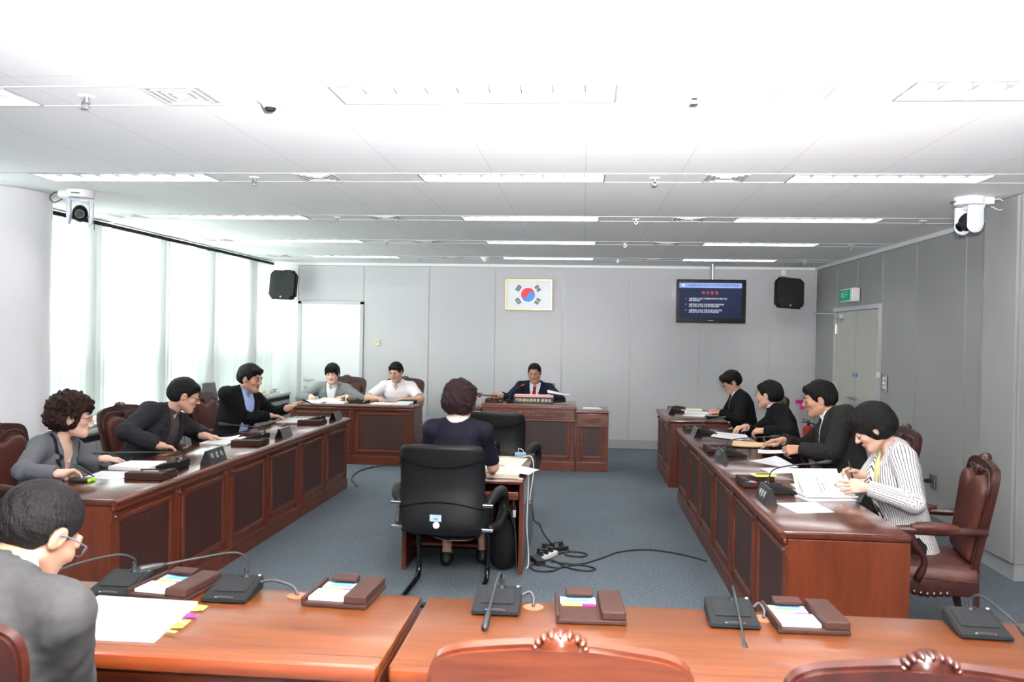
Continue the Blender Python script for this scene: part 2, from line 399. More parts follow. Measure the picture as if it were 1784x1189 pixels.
# left side: parapet, windows, column
wl = box('wall_left', (XL-.06, (YF+5.0)/2, H/2), (.1, 5.0-YF, H), wall_m); struct(wl)
q = box('wall_left_parapet', (XL-.10, (5.0+YB)/2, .35), (.18, YB-5.0, .70), whitep); struct(q)
q = box('wall_left_header', (XL-.10, (5.0+YB)/2, H-.02), (.18, YB-5.0, .05), winf); struct(q)
mull = [5.05, 6.35, 7.79, 9.12, 10.39, 11.70, 12.75]
wn_ = 1
for a, b in zip(mull, mull[1:]):
    y0, y1 = a+.13, b-.13
    if b > 12.7: y1 = YB-.03
    wnd = thing('window_%d' % wn_, '', 'x'); del wnd['label']; del wnd['category']; struct(wnd)
    bm = bmesh.new()
    for yy in (y0+.02, y1-.02): bm_box(bm, (XL-.10, yy, 1.70), (.06, .04, 2.0))
    for z in (.72, 1.32, 1.38, 2.69): bm_box(bm, (XL-.10, (y0+y1)/2, z), (.06, y1-y0, .045))
    if wn_ in (3, 4): bm_box(bm, (XL-.08, y0+.30, 1.45), (.05, .05, .18)); bm_box(bm, (XL-.08, y1-.3, 1.05), (.07, .05, .6))
    link('window_frame', bm, winf, wnd)
    box('window_pane', (XL-.11, (y0+y1)/2, 2.03), (.012, y1-y0-.04, 1.30), glass, wnd)
    box('window_pane', (XL-.11, (y0+y1)/2, 1.02), (.012, y1-y0-.04, .58), dim_glass, wnd)
    q = box('trim_%d' % tn, (XL-.12, a, H/2), (.16, .27, H-.02), winf); struct(q); tn += 1
    wn_ += 1
# vertical blinds
for k, (a, b, lab) in enumerate(((6.0, 8.05, 'translucent vertical blind beside the round white column'), (8.09, 10.25, 'translucent vertical blind in the middle of the window wall'), (10.29, 12.50, 'translucent vertical blind nearest the back wall corner'))):
    t = thing('vertical_blind', lab, 'blind', (XL+.05, a, 0), group='vertical blinds along the window wall')
    box('head_rail', (0, (b-a)/2, H-.035), (.05, b-a, .035), darkg, t)
    bm = bmesh.new(); n = int((b-a)/.078)
    for i in range(n):
        y = .04+i*.078; ang = .55+random.uniform(-.22, .22); sw = random.uniform(-.012, .012)
        if k == 1 and i in (20, 21, 22): ang += .8; sw = random.choice((-.03, .03))
        if k == 2 and i in (3, 9): ang += .9
        zb = .80; pr = []
        for z, dx in ((H-.055, 0), (1.9, sw*.4), (zb, sw)):
            row = []
            for q in range(5):
                u = (q-2)/2; s = u*.051; bow = (1-u*u)*.008
                row.append(bm.verts.new((s*math.sin(ang)+bow*math.cos(ang), y+s*math.cos(ang)-bow*math.sin(ang)+dx, z)))
            pr.append(row)
        for r0, r1 in zip(pr, pr[1:]):
            for q in range(4): bm.faces.new((r0[q], r0[q+1], r1[q+1], r1[q]))
    sl = link('slats', bm, blind_m, t, smooth=True)
    box('bottom_chain', (.0, (b-a)/2, .815), (.004, b-a-.1, .004), white, t)
# round white column
bm = bmesh.new(); bm_cyl(bm, (-4.73, 6.25, 0), (-4.73, 6.25, H-.002), .45, n=64)
q = link('wall_column', bm, pillm, angle=.6); struct(q)

# window-side cabinets
cab = None
for i in range(5):
    y0 = 6.72+i*1.13
    lab = ['first and nearest', 'second', 'third', 'fourth', 'last, nearest the white door'][i]
    if cab is None:
        cab = thing('low_cabinet', '', 'cabinet', (-4.63, y0+.565, 0), group='low cabinets under the blinds')
        box('body', (0, 0, .36), (.38, 1.122, .70), cabm, cab); box('cabinet_top', (.005, 0, .73), (.41, 1.128, .035), cabtop, cab, bev=.004)
        for s in (-1, 1):
            dr = box('door', (.194, s*.28, .33), (.014, .545, .58), cabm, cab, bev=.003); box('handle', (.012, -s*.25+s*.315+(.194*0), .0), (.012, .012, .1), steel, dr)
        box('grille', (.193, 0, .665), (.01, 1.06, .05), darkg, cab); c0 = cab
    else: c0 = dup(cab, '', (-4.63, y0+.565, 0))
    c0['label'] = 'low grey steel cabinet under the window blinds, %s of five' % lab
# handles are placed relative to the doors
for ob in C.objects:
    if ob.name.startswith('handle') and ob.parent and ob.parent.name.startswith('door'):
        ob.location = (.194, 0, .45)

# ------------------------------------------------------------------ ceiling equipment
def fixture(loc, lab):
    t = thing('ceiling_light', lab, 'ceiling light', loc, group='recessed louvred ceiling lights')
    L, W = 1.25, RW
    bm = bmesh.new()       # open trough
    for c, s in (((0, 0, .095), (L, W, .006)), ((0, W/2-.003, .045), (L, .006, .10)), ((0, -W/2+.003, .045), (L, .006, .10)), ((L/2-.003, 0, .045), (.006, W, .10)), ((-L/2+.003, 0, .045), (.006, W, .10))): bm_box(bm, c, s)
    link('reflector', bm, reflm, t)
    for s in (-1, 1):
        bm = bmesh.new(); bm_cyl(bm, (-L/2+.03, s*.07, .06), (L/2-.03, s*.07, .06), .013, n=8); link('tube', bm, tube_m, t, smooth=True)
    bm = bmesh.new(); bm_box(bm, (0, 0, .018), (L-.014, .006, .034))
    for k in range(1, 9): bm_box(bm, (-L/2+k*L/9, 0, .018), (.004, W-.014, .034))
    link('louvre', bm, mat('louvre_aluminium', (.10, .10, .12), .35, metal=.3), t)
    bm = bmesh.new()
    for c, s in (((0, W/2-.006, -.003), (L, .012, .006)), ((0, -W/2+.006, -.003), (L, .012, .006)), ((L/2-.006, 0, -.003), (.012, W, .006)), ((-L/2+.006, 0, -.003), (.012, W, .006))): bm_box(bm, c, s)
    link('frame', bm, sil, t)
    return t
proto = None
cn = ['left', 'middle', 'right']
rn = {0: 'behind the camera', 1: 'above the foreground desks', 2: 'in the nearest visible ceiling row', 3: 'in the second ceiling row', 4: 'in the third ceiling row', 5: 'in the fourth ceiling row', 6: 'in the farthest ceiling row'}
for j, y in enumerate(ROWS):
    for i, (a, b) in enumerate(FIX):
        lab = 'recessed louvred fluorescent light, %s one %s' % (cn[i], rn[j])
        L_ = ((a+b)/2, y+RW/2, H)
        if proto is None: proto = fixture(L_, lab)
        else: dup(proto, lab, L_)
def vent(loc, lab):
    t = thing('ceiling_vent', lab, 'ceiling vent', loc, group='square ceiling air diffusers')
    bm = bmesh.new()
    for k in range(4):
        r = .132-.034*k; z = -.003-.001*k
        for sx, sy, a, b in ((0, 1, 2*r, .012), (0, -1, 2*r, .012), (1, 0, .012, 2*r), (-1, 0, .012, 2*r)):
            bm_box(bm, (sx*r, sy*r, z), (a, b, .006))
    link('vanes', bm, mat('vane_grey_white', (.62, .62, .62), .5), t)
    box('throat', (0, 0, .0), (.25, .25, .004), darkg if False else mat('vent_grey', (.42, .40, .37), .6), t)
    box('core', (0, 0, -.006), (.05, .05, .006), white, t)
    return t
pv = None
for j, y in enumerate(ROWS):
    if j < 2: continue
    for i, x in enumerate((-1.83, .92, -4.32)):
        if i == 2 and j < 4: continue
        lab = 'square air diffuser %s the middle light %s' % (('left of', 'right of', 'far left of')[i], rn[j])
        if pv is None: pv = vent((x, y+RW/2, H), lab)
        else: dup(pv, lab, (x, y+RW/2, H))
ps = None
for j, y in enumerate(ROWS):
    if j < 2: continue
    for i, x in enumerate((-2.29, .46, 2.95)):
        if i == 2 and j < 3: continue
        lab = 'small chrome fire sprinkler, %s %s' % (('left one', 'middle one', 'right one')[i], rn[j])
        if ps is None:
            ps = thing('fire_sprinkler', lab, 'sprinkler', (x, y+RW/2, H), group='ceiling sprinklers')
            bm = bmesh.new(); bm_cyl(bm, (0, 0, 0), (0, 0, -.008), .038, .03, 20); link('escutcheon', bm, white, ps, angle=.6)
            bm = bmesh.new(); bm_cyl(bm, (0, 0, -.008), (0, 0, -.028), .012, .012, 10); bm_tube(bm, [(-.012, 0, -.02), (-.016, 0, -.035), (0, 0, -.05)], .003, 5); bm_tube(bm, [(.012, 0, -.02), (.016, 0, -.035), (0, 0, -.05)], .003, 5); bm_cyl(bm, (0, 0, -.05), (0, 0, -.054), .018, .018, 12)
            link('nozzle', bm, steel, ps, angle=.6)
        else: dup(ps, lab, (x, y+RW/2, H))
def dome(x, y, lab):
    t = thing('smoke_detector', lab, 'smoke detector', (x, y, H), group=None)
    bm = bmesh.new(); bm_cyl(bm, (0, 0, 0), (0, 0, -.02), .062, .055, 28); link('base', bm, white, t, angle=.6)
    bm = bmesh.new(); bm_cyl(bm, (0, 0, -.02), (0, 0, -.045), .045, .03, 24); link('cap', bm, white, t, angle=.6)
    bm = bmesh.new(); bm_cyl(bm, (0, 0, -.045), (0, 0, -.058), .026, .02, 20); link('sensor', bm, darkg if y < 5 else white, t, angle=.6)
dome(-1.44, 3.70, 'round white smoke detector with grey tip left of the nearest middle light')
dome(-1.37, 11.45, 'small round white smoke detector far back near the flag')

# pan-tilt cameras
def ptz(loc, rz, lab, pitch, side):
    t = thing('dome_camera', lab, 'camera', loc, rz, group='pan-tilt cameras hung from the ceiling')
    bm = bmesh.new(); bm_cyl(bm, (0, 0, 0), (0, 0, -.055), .105, .10, 36); E_ = Matrix.Rotation(-rz, 3, 'Z') @ Vector((side, .1, 0)); bm_box(bm, E_*.09+Vector((0, 0, -.027)), (.13, .13, .054), rotz(-rz), bev=.01); link('mount', bm, white, t, angle=.6)
    box('mount_slots', (-.03, -.103, -.03), (.06, .006, .008), black, t)
    bm = bmesh.new()
    for s in (-1, 1): bm_box(bm, (s*.078, 0, -.14), (.034, .12, .16), bev=.015); bm_sph(bm, (s*.076, 0, -.21), (.02, .062, .055), 16)
    bm_box(bm, (0, .03, -.07), (.16, .09, .03), bev=.01); link('yoke', bm, mat('pearl_white', (.66, .69, .78), .25), t, angle=.6)
    rt = Euler((pitch, 0, 0)).to_matrix(); c = Vector((0, 0, -.175))
    bm = bmesh.new(); bm_sph(bm, c, (.056, .078, .066), 28, rt); head = link('camera_head', bm, darkg, t, smooth=True)
    f = rt @ Vector((0, -1, 0)); bm = bmesh.new(); bm_cyl(bm, c+f*.06, c+f*.088, .036, .034, 28); link('lens_barrel', bm, black, t, angle=.6)
    bm = bmesh.new(); bm_cyl(bm, c+f*.086, c+f*.090, .026, .022, 28); link('lens', bm, lens, t, angle=.6)
    bm = bmesh.new(); bm_tube(bm, [E_*.15+Vector((0, 0, -.02)), E_*.22+Vector((0, 0, -.005)), E_*.27+Vector((0, 0, -.045)), E_*.23+Vector((0, 0, -.085)), E_*.16+Vector((0, 0, -.06))], .004, 6, 5)
    link('cable', bm, rubber if side < 0 else whitec, t, smooth=True)
    bm = bmesh.new(); bm_tube(bm, [(-side*.085, -.02, -.2), (-side*.10, -.02, -.24), (-side*.10, -.02, -.30)], .003, 5); link('antenna', bm, black, t)
ptz((-3.93, 6.20, H), .52, 'white ceiling pan-tilt camera beside the round white column, facing forward', .15, -1)
ptz((2.80, 6.36, H), -1.42, 'white ceiling pan-tilt camera at the right wall, turned sideways', .55, 1)

# television on its ceiling pole
tv = thing('television', 'black flat television on a ceiling pole showing an agenda', 'television', (1.80, 12.0, 2.20), -.03)
box('cabinet', (0, 0, 0), (.965, .07, .615), blackg, tv, rot=rotz(0), bev=.012)
bm = bmesh.new(); bm_tube(bm, [(.03, .09, .0), (.03, .09, .54)], .022, 12); bm_box(bm, (.03, .06, .05), (.2, .05, .3)); bm_tube(bm, [(-.005, .09, .3), (-.005, .09, .54)], .008, 8); link('ceiling_pole', bm, steel, tv, angle=.6)
scr = box('screen', (-.012, -.037, .012), (.865, .004, .50), emis('screen_navy', (.012, .020, .07), 0.10), tv)
box('title_bar', (-.012, -.0400, .222), (.865, .003, .068), emis('screen_blue', (.25, .36, .72), 0.22), tv)
bm = bmesh.new(); bm_cyl(bm, (-.39, -.0415, .222), (-.39, -.0435, .222), .018, n=20); link('emblem', bm, emis('screen_cream', (.8, .75, .5), 0.22), tv)
e_d, e_w, e_r = emis('screen_dark_text', (.01, .015, .05), 0.08), emis('screen_white_text', (.75, .8, .9), 0.24), emis('screen_red_text', (.75, .10, .10), 0.24)
text('title_text', '제200회 도봉구의회 임시회 제1차 행정복지위원회', .037, face_ny((.03, -.0425, .222)), e_d, tv, xs=.92)
text('heading', '의 사 일 정', .052, face_ny((-.02, -.0410, .115)), e_r, tv)
for i, (a, b) in enumerate((('서울특별시 도봉구 주민등록사무의 동 위임 조례', '일부개정조례안'), ('서울특별시 도봉구 주민등록업무 담당공무원', '보험 공제 등의 가입 조례 전부개정조례안'), ('서울특별시 도봉구 지방공무원 담당공무원', '보험 공제 등의 가입 조례 전부개정조례안'))):
    z = .032-.082*i
    text('agenda_line', '%d.' % (i+1), .026, face_ny((-.36, -.0410, z)), e_w, tv, align='LEFT')
    text('agenda_line', a, .028, face_ny((-.31, -.0410, z)), e_w, tv, align='LEFT', xs=.95); text('agenda_line', b, .026, face_ny((-.31, -.0410, z-.027)), e_w, tv, align='LEFT', xs=.95)
text('brand_lettering', 'SAMSUNG', .016, face_ny((0, -.0365, -.275)), silverink, tv)
# loudspeakers
def speaker(loc, rz, rx, ry, lab):
    t = thing('loudspeaker', lab, 'loudspeaker', loc, rz)
    t.rotation_euler = (rx, ry, rz)
    bm = bmesh.new(); bm_box(bm, (0, .09, 0), (.44, .2, .46)); 
    for v in bm.verts:
        if v.co.y > .1: v.co.x *= .72; v.co.z *= .8
    es = [e for e in bm.edges]; bmesh.ops.bevel(bm, geom=es, offset=.035, segments=4, affect='EDGES'); link('enclosure', bm, darkg, t, angle=.9)
    bm = bmesh.new(); bm_box(bm, (0, -.012, 0), (.41, .012, .43)); es = [e for e in bm.edges if abs(e.verts[0].co.y-e.verts[1].co.y) > .005]; bmesh.ops.bevel(bm, geom=es, offset=.05, segments=5, affect='EDGES')
    link('grille', bm, mat('speaker_grille', (.010, .011, .013), .6, bump=.5, bscale=500), t)
    box('badge', (0, -.020, -.185), (.022, .004, .022), silverink, t)
    bm = bmesh.new(); bm_box(bm, (0, .16, .235), (.10, .09, .02)); bm_box(bm, (0, .22, .20), (.08, .03, .08)); link('bracket', bm, black, t)
speaker((-4.53, 12.22, 2.37), -.18, -.10, .03, 'black square loudspeaker high up above the white door')
speaker((2.96, 12.27, 2.35), .22, -.10, .05, 'black square loudspeaker high up right of the television')
# framed flag
fg = thing('framed_flag', 'framed white flag with red and blue circle on back wall', 'framed picture', (-.825, 12.57, 2.285))
bm = bmesh.new()
for c, s in (((0, 0, .222), (.71, .03, .022)), ((0, 0, -.222), (.71, .03, .022)), ((.344, 0, 0), (.022, .03, .46)), ((-.344, 0, 0), (.022, .03, .46))): bm_box(bm, c, s, bev=.004)
link('frame', bm, gold, fg)
box('flag_ground', (0, .002, 0), (.67, .012, .425), mat('flag_white', (.83, .86, .9), .5), fg)
R_ = .105
def taeguk(upper):
    pts = []; n = 24
    # tilted by the corner diagonal
    for k in range(n+1): a = PI*k/n; pts.append((R_*math.cos(a), R_*math.sin(a)))
    # S curve from (-R,0) to (R,0): left lobe red dips below, right lobe blue rises
    s = []
    for k in range(1, n+1): a = PI+PI*k/n; s.append((-R_/2+R_/2*math.cos(a), R_/2*math.sin(a)))
    for k in range(1, n): a = PI-PI*k/n; s.append((R_/2+R_/2*math.cos(a), R_/2*math.sin(a)))
    if upper: poly = pts + s
    else: poly = [(x, -z) for x, z in pts] + s
    c_, s_ = math.cos(-.08), math.sin(-.08)
    return [(x*c_-z*s_, x*s_+z*c_) for x, z in poly]
for nm, up, cc in (('red_half', True, (.8, .03, .05)), ('blue_half', False, (.05, .30, .78))):
    bm = bmesh.new(); bm_prism(bm, taeguk(up), .003, Matrix.Translation((-.012, -.008, 0))); bmesh.ops.triangulate(bm, faces=[f for f in bm.faces if len(f.verts) > 4]); link(nm, bm, mat('flag_'+nm, cc, .5), fg)
for (sx, sz, bars) in ((-1, 1, (1, 1, 1)), (1, -1, (0, 0, 0)), (1, 1, (0, 1, 0)), (-1, -1, (1, 0, 1))):
    bm = bmesh.new(); ang = math.atan2(sz, sx*1.5); dx, dz = math.cos(ang), math.sin(ang)
    rot = Matrix.Rotation(-math.atan2(dz, dx)-PI/2 if False else -(ang-PI/2), 3, 'Y')
    for k, full in enumerate(bars):
        r = .175+(k-1)*.022; cx, cz = dx*r-.012, dz*r
        if full: bm_box(bm, (cx, -.007, cz), (.095, .003, .014), rot)
        else:
            for q in (-1, 1):
                off = rot @ Vector((q*.026, 0, 0)); bm_box(bm, (cx+off.x, -.007, cz+off.z), (.043, .003, .014), rot)
    link('trigram', bm, ink, fg)
# small wall things
t = thing('thermostat', 'small cream thermostat on back wall right of white door', 'thermostat', (-3.14, 12.60, 1.52)); box('case', (0, -.02, 0), (.07, .03, .10), paper2, t, bev=.006); box('dial_plate', (0, -.037, .01), (.05, .004, .05), kraft, t)
t = thing('exit_sign', 'green exit sign box above the double door', 'sign', (3.41, 10.85, 2.25), 0); box('case', (-.06, 0, 0), (.10, .50, .17), white, t, bev=.012)
box('green_panel', (-.113, .02, 0), (.006, .40, .135), emis('exit_green', (.0, .22, .11), .22), t); box('end_plate', (-.06, -.253, 0), (.08, .006, .14), white, t)
Mx = Matrix.Translation((-.118, .02, 0)) @ Matrix.Rotation(-PI/2, 4, 'Z') @ Matrix.Rotation(PI/2, 4, 'X'); text('sign_text', '비상구', .10, Mx, silverink, t, xs=.95)
t = thing('light_switch', 'steel light switch plate right of the double door', 'switch', (3.405, 9.70, 1.21)); box('plate', (-.006, 0, 0), (.012, .12, .2), steel, t, bev=.003)
for i in range(3):
    for s in (-1, 1): box('rocker', (-.014, s*.022, .05-.05*i), (.008, .03, .035), white, t)
t = thing('wall_outlet', 'steel wall outlet low on the right wall', 'outlet', (3.405, 8.37, .33)); box('plate', (-.006, 0, 0), (.012, .13, .13), steel, t, bev=.003)
bm = bmesh.new(); bm_cyl(bm, (-.01, .02, 0), (-.05, .02, 0), .022); bm_box(bm, (-.055, .02, 0), (.03, .05, .035), bev=.006); tag(link('power_plug', bm, black), 'black plug pushed into the right wall outlet', 'plug').location = (3.405, 8.37, .33)
bm = bmesh.new(); bm_tube(bm, [(3.34, 8.39, .33), (3.24, 8.42, .30), (3.16, 8.40, .16), (3.13, 8.30, .03), (3.02, 8.1, .008), (2.9, 7.7, .008)], .006, 6, 8); tag(link('black_cord', bm, rubber, smooth=True), 'black cord hanging from the right wall plug', 'cable')
t = thing('motion_sensor', 'small white motion sensor at ceiling above right loudspeaker', 'sensor', (2.90, 12.45, 2.70)); box('case', (0, 0, -.05), (.075, .06, .10), white, t, bev=.01); bm = bmesh.new(); bm_cyl(bm, (0, -.005, -.10), (0, -.005, -.125), .028, .02); link('lens_cap', bm, sil, t, angle=.6)
t = thing('wall_sign', 'magenta arrow sign on the back wall above the extinguisher', 'sign', (3.24, 12.585, .76)); box('plate', (0, 0, 0), (.19, .006, .055), magenta, t)
bm = bmesh.new(); bm_prism(bm, [(-.022, -.027), (.022, -.027), (.022, -.085), (.045, -.085), (0, -.125), (-.045, -.085), (-.022, -.085)], .004, Matrix.Translation((0, -.002, 0))); link('arrow', bm, magenta, t)
text('sign_text', '소화기', .048, face_ny((0, -.004, 0)), ink, t)
t = thing('fire_extinguisher', 'red fire extinguisher standing in the back right corner', 'fire extinguisher', (3.27, 12.33, 0))
bm = bmesh.new(); bm_cyl(bm, (0, 0, .0), (0, 0, .38), .078, n=28); bm_sph(bm, (0, 0, .38), (.078, .078, .06), 28); link('cylinder', bm, redp, t, angle=.6)
bm = bmesh.new(); bm_cyl(bm, (0, 0, .42), (0, 0, .48), .02); bm_box(bm, (-.03, 0, .49), (.12, .02, .015)); bm_box(bm, (-.03, 0, .52), (.11, .02, .01), Euler((0, .2, 0)).to_matrix()); link('valve', bm, black, t)
bm = bmesh.new(); bm_tube(bm, [(.02, 0, .47), (.08, 0, .46), (.10, 0, .35), (.09, 0, .2)], .010, 8, 5); link('hose', bm, black, t, smooth=True)

# ================================================================== FURNITURE
def outline_pillow(bm, pts, M, th, rim=.012, n=5):
    """puffy cushion: outline in local x,z ; bulges towards -y by th"""
    cx = sum(p[0] for p in pts)/len(pts); cz = sum(p[1] for p in pts)/len(pts)
    prof = [(1.0, 0), (1.0, rim*.6), (.985, th*.55), (.93, th*.82), (.78, th*.97), (.5, th*1.06), (.22, th*1.1)]
    rings = []
    for s, y in prof:
        rings.append([bm.verts.new(M @ Vector((cx+(x-cx)*s, -y, cz+(z-cz)*s))) for x, z in pts])
    L = len(pts); fs = []
    for a, b in zip(rings, rings[1:]):
        for i in range(L): fs.append(bm.faces.new((a[i], a[(i+1) % L], b[(i+1) % L], b[i])))
    fs.append(bm.faces.new(rings[-1])); fs.append(bm.faces.new(rings[0][::-1]))
    return bm
def desk(name, label, loc, rz, L, D=.60, npan=2, h=.757, mats=(wood_x, wood_z, top_x, burl), group=None, pan_w=None, carve=False, overhang=.02):
    wx, wz, tp, bl = mats
    t = thing(name, label, 'desk', loc, rz, group)
    y0 = -D/2
    # top with rounded moulding
    bm = bmesh.new(); bm_box(bm, (0, 0, h-.019), (L, D, .038), bev=.011); link('worktop', bm, [tp], t, angle=.6)
    bm = bmesh.new(); bm_box(bm, (0, y0+.012, h-.052), (L-.01, .022, .03), bev=.009); bm_cyl(bm, (-L/2, y0+.002, h-.022), (L/2, y0+.002, h-.022), .017, n=14); link('edge_moulding', bm, wx, t, angle=.6)
    for s in (-1, 1): box('end_panel', (s*(L/2-.014), .01, (h-.04)/2), (.026, D-.03, h-.04), wz, t, bev=.003)
    box('front_board', (0, y0+.045, (h-.04)/2), (L-.05, .02, h-.05), wx, t)
    box('plinth', (0, y0+.028, .055), (L-.004, .03, .11), wx, t, bev=.004)
    pw = L/npan
    xs = [-L/2+.035] + [-L/2+pw*k for k in range(1, npan)] + [L/2-.035]
    for x in xs:
        bm = bmesh.new(); bm_box(bm, (x, y0+.03, (h+.05)/2), (.06, .014, h-.16), bev=.003)
        for q in (-1, 0, 1): bm_box(bm, (x+q*.016, y0+.022, (h+.05)/2), (.008, .008, h-.2), bev=.002)
        bm_box(bm, (x, y0+.021, h-.10), (.055, .012, .045), bev=.004); bm_sph(bm, (x, y0+.013, h-.10), .012, 10)
        link('pilaster', bm, wz, t)
    for k in range(npan):
        cx = -L/2+pw*(k+.5); w_ = pw-.13; z0, z1 = .155, h-.10; hz = z1-z0; cz = (z0+z1)/2
        bm = bmesh.new()
        for c, s in (((cx, y0+.03, z1-.016), (w_, .022, .032)), ((cx, y0+.03, z0+.016), (w_, .022, .032)), ((cx-w_/2+.016, y0+.03, cz), (.032, .022, hz)), ((cx+w_/2-.016, y0+.03, cz), (.032, .022, hz))): bm_box(bm, c, s, bev=.008)
        fr = link('panel_frame', bm, wz, t)
        box('burl_panel', (cx, y0+.034, cz), (w_-.085, .012, hz-.085), bl, t)
        box('panel_bead', (cx, y0+.036, cz), (w_-.06, .008, hz-.06), wx, t, bev=.002)
        if carve:
            pass
    return t
LDX = -2.78; RDX = 1.28
pos = ['nearest the camera', 'middle', 'farthest']
d0 = None
for i in range(3):
    y = 4.25+.752+1.504*i
    lab = 'dark red wooden panelled desk in the left row, the %s one' % pos[i]
    if d0 is None: d0 = desk('meeting_desk', lab, (LDX, y, 0), PI/2, 1.502, group='desks of the two long rows')
    else: dup(d0, lab, (LDX, y, 0))
for i in range(3):
    y = 4.10+.752+1.504*i
    dup(d0, 'dark red wooden panelled desk in the right row, the %s one' % pos[i], (RDX, y, 0), -PI/2)
db = desk('meeting_desk', 'wide red wooden desk at the back left before two seated men', (-2.90, 10.60, 0), 0, 1.60, mats=(wood_x, wood_z, top_x, burl))
dr = desk('meeting_desk', 'red wooden desk at the back right with papers and an end panel', (1.30, 10.12, 0), -PI/2, 1.42, D=.66)
# the presiding podium
pm = (podw, podw, podtop, podburl)
pod = desk('podium_desk', 'raised carved wooden podium desk of the presiding man', (-.655, 10.60, 0), 0, 1.17, D=.62, npan=1, h=.82, mats=pm)
def carving(parent, cx, y, z, w_, hh, m):
    bm = bmesh.new(); rnd = random.Random(5)
    n = int(w_/.03)
    for s in (-1, 1):
        pts = [(cx+s*w_*.5*k/n, y, z+math.sin(k*1.15)*hh*.22) for k in range(n+1)]
        bm_tube(bm, pts, .006, 6, 3)
        for k in range(n):
            x = cx+s*w_*.5*(k+.5)/n; q = Matrix.Rotation(s*(.8 if k % 2 else -.8), 3, 'Y')
            bm_sph(bm, (x, y-.002, z+(hh*.22 if k % 2 else -hh*.22)), (.020, .009, .009*(1.2-.5*k/n)), 8, q)
    for a in range(7): bm_sph(bm, (cx+.018*math.cos(a*.9), y-.004, z+.018*math.sin(a*.9)), (.012, .010, .012), 8)
    link('carved_ornament', bm, m, parent, smooth=True)
orn = wood('ornament_wood', (.12, .028, .015), (.22, .06, .03), rough=.18, coat=.8)
bm = bmesh.new(); bm_box(bm, (0, -.325, .70), (1.15, .035, .13), bev=.008); bm_box(bm, (0, -.335, .775), (1.17, .03, .03), bev=.01); bm_box(bm, (0, -.33, .625), (1.17, .03, .02), bev=.008); link('fascia', bm, podw, pod)
carving(pod, .0, -.345, .70, .90, .075, orn)
for i, (x, lab) in enumerate(((.125, 'lower carved side cabinet right of the podium desk'), (-1.44, 'lower carved side cabinet left of the podium desk, behind the black chair'))):
    if i == 0:
        sd = desk('side_cabinet', lab, (.137, 10.60, 0), 0, .40, D=.58, npan=1, h=.76, mats=pm, group='side cabinets of the podium'); sd['category'] = 'cabinet'
        bm = bmesh.new(); bm_box(bm, (0, -.305, .64), (.385, .03, .13), bev=.008); bm_box(bm, (0, -.315, .565), (.40, .03, .02), bev=.008); link('fascia', bm, podw, sd)
        carving(sd, 0, -.325, .64, .22, .06, orn)
    else: dup(sd, lab, (-1.45, 10.60, 0))

# foreground desks, seen from the sitter's side
def front_desk(name, label, loc, L, D=.62, h=.757):
    t = thing(name, label, 'desk', loc, 0, 'foreground desks')
    bm = bmesh.new(); bm_box(bm, (0, 0, h-.018), (L, D, .036), bev=.010); link('worktop', bm, ftop, t, angle=.6)
    bm = bmesh.new(); bm_box(bm, (0, -D/2+.008, h-.026), (L-.006, .05, .05), bev=.018); link('front_edge', bm, fwood, t, angle=.6)
    bm = bmesh.new(); bm_box(bm, (0, -D/2+.055, h-.0005), (L-.012, .006, .0015)); link('edge_line', bm, wood_x, t)
    for s in (-1, 1): box('end_panel', (s*(L/2-.02), 0, (h-.04)/2), (.035, D-.04, h-.04), wood_z, t, bev=.003)
    box('modesty_board', (0, D/2-.045, (h-.04)/2+.0), (L-.07, .02, h-.05), wood_x, t)
    box('apron', (0, -D/2+.09, h-.11), (L-.08, .02, .09), wood_x, t)
    box('shelf', (0, .04, h-.17), (L-.08, D-.16, .016), wood_x, t)
    box('drawer', (-L/2+.23, -.02, h-.30), (.36, D-.15, .22), fwood, t, bev=.004)
    return t
F1 = front_desk('foreground_desk', 'orange-brown foreground desk on the left with tabbed papers', (-1.31, 2.57, 0), 1.53)
F2 = front_desk('foreground_desk', 'long orange-brown foreground desk in front of the empty chairs', (.73, 2.565, 0), 2.50)
for i, (x, y, d_) in enumerate(((-.97, 2.83, F1), (-.15, 2.825, F2), (.61, 2.815, F2))):
    bm = bmesh.new(); bm_cyl(bm, (0, 0, 0), (0, 0, .003), .035, n=28); g = link('cable_grommet', bm, mat('grommet_peach', (.24, .10, .05), .4), d_); g.location = (x-d_.location.x, y-d_.location.y-.02, .7568)

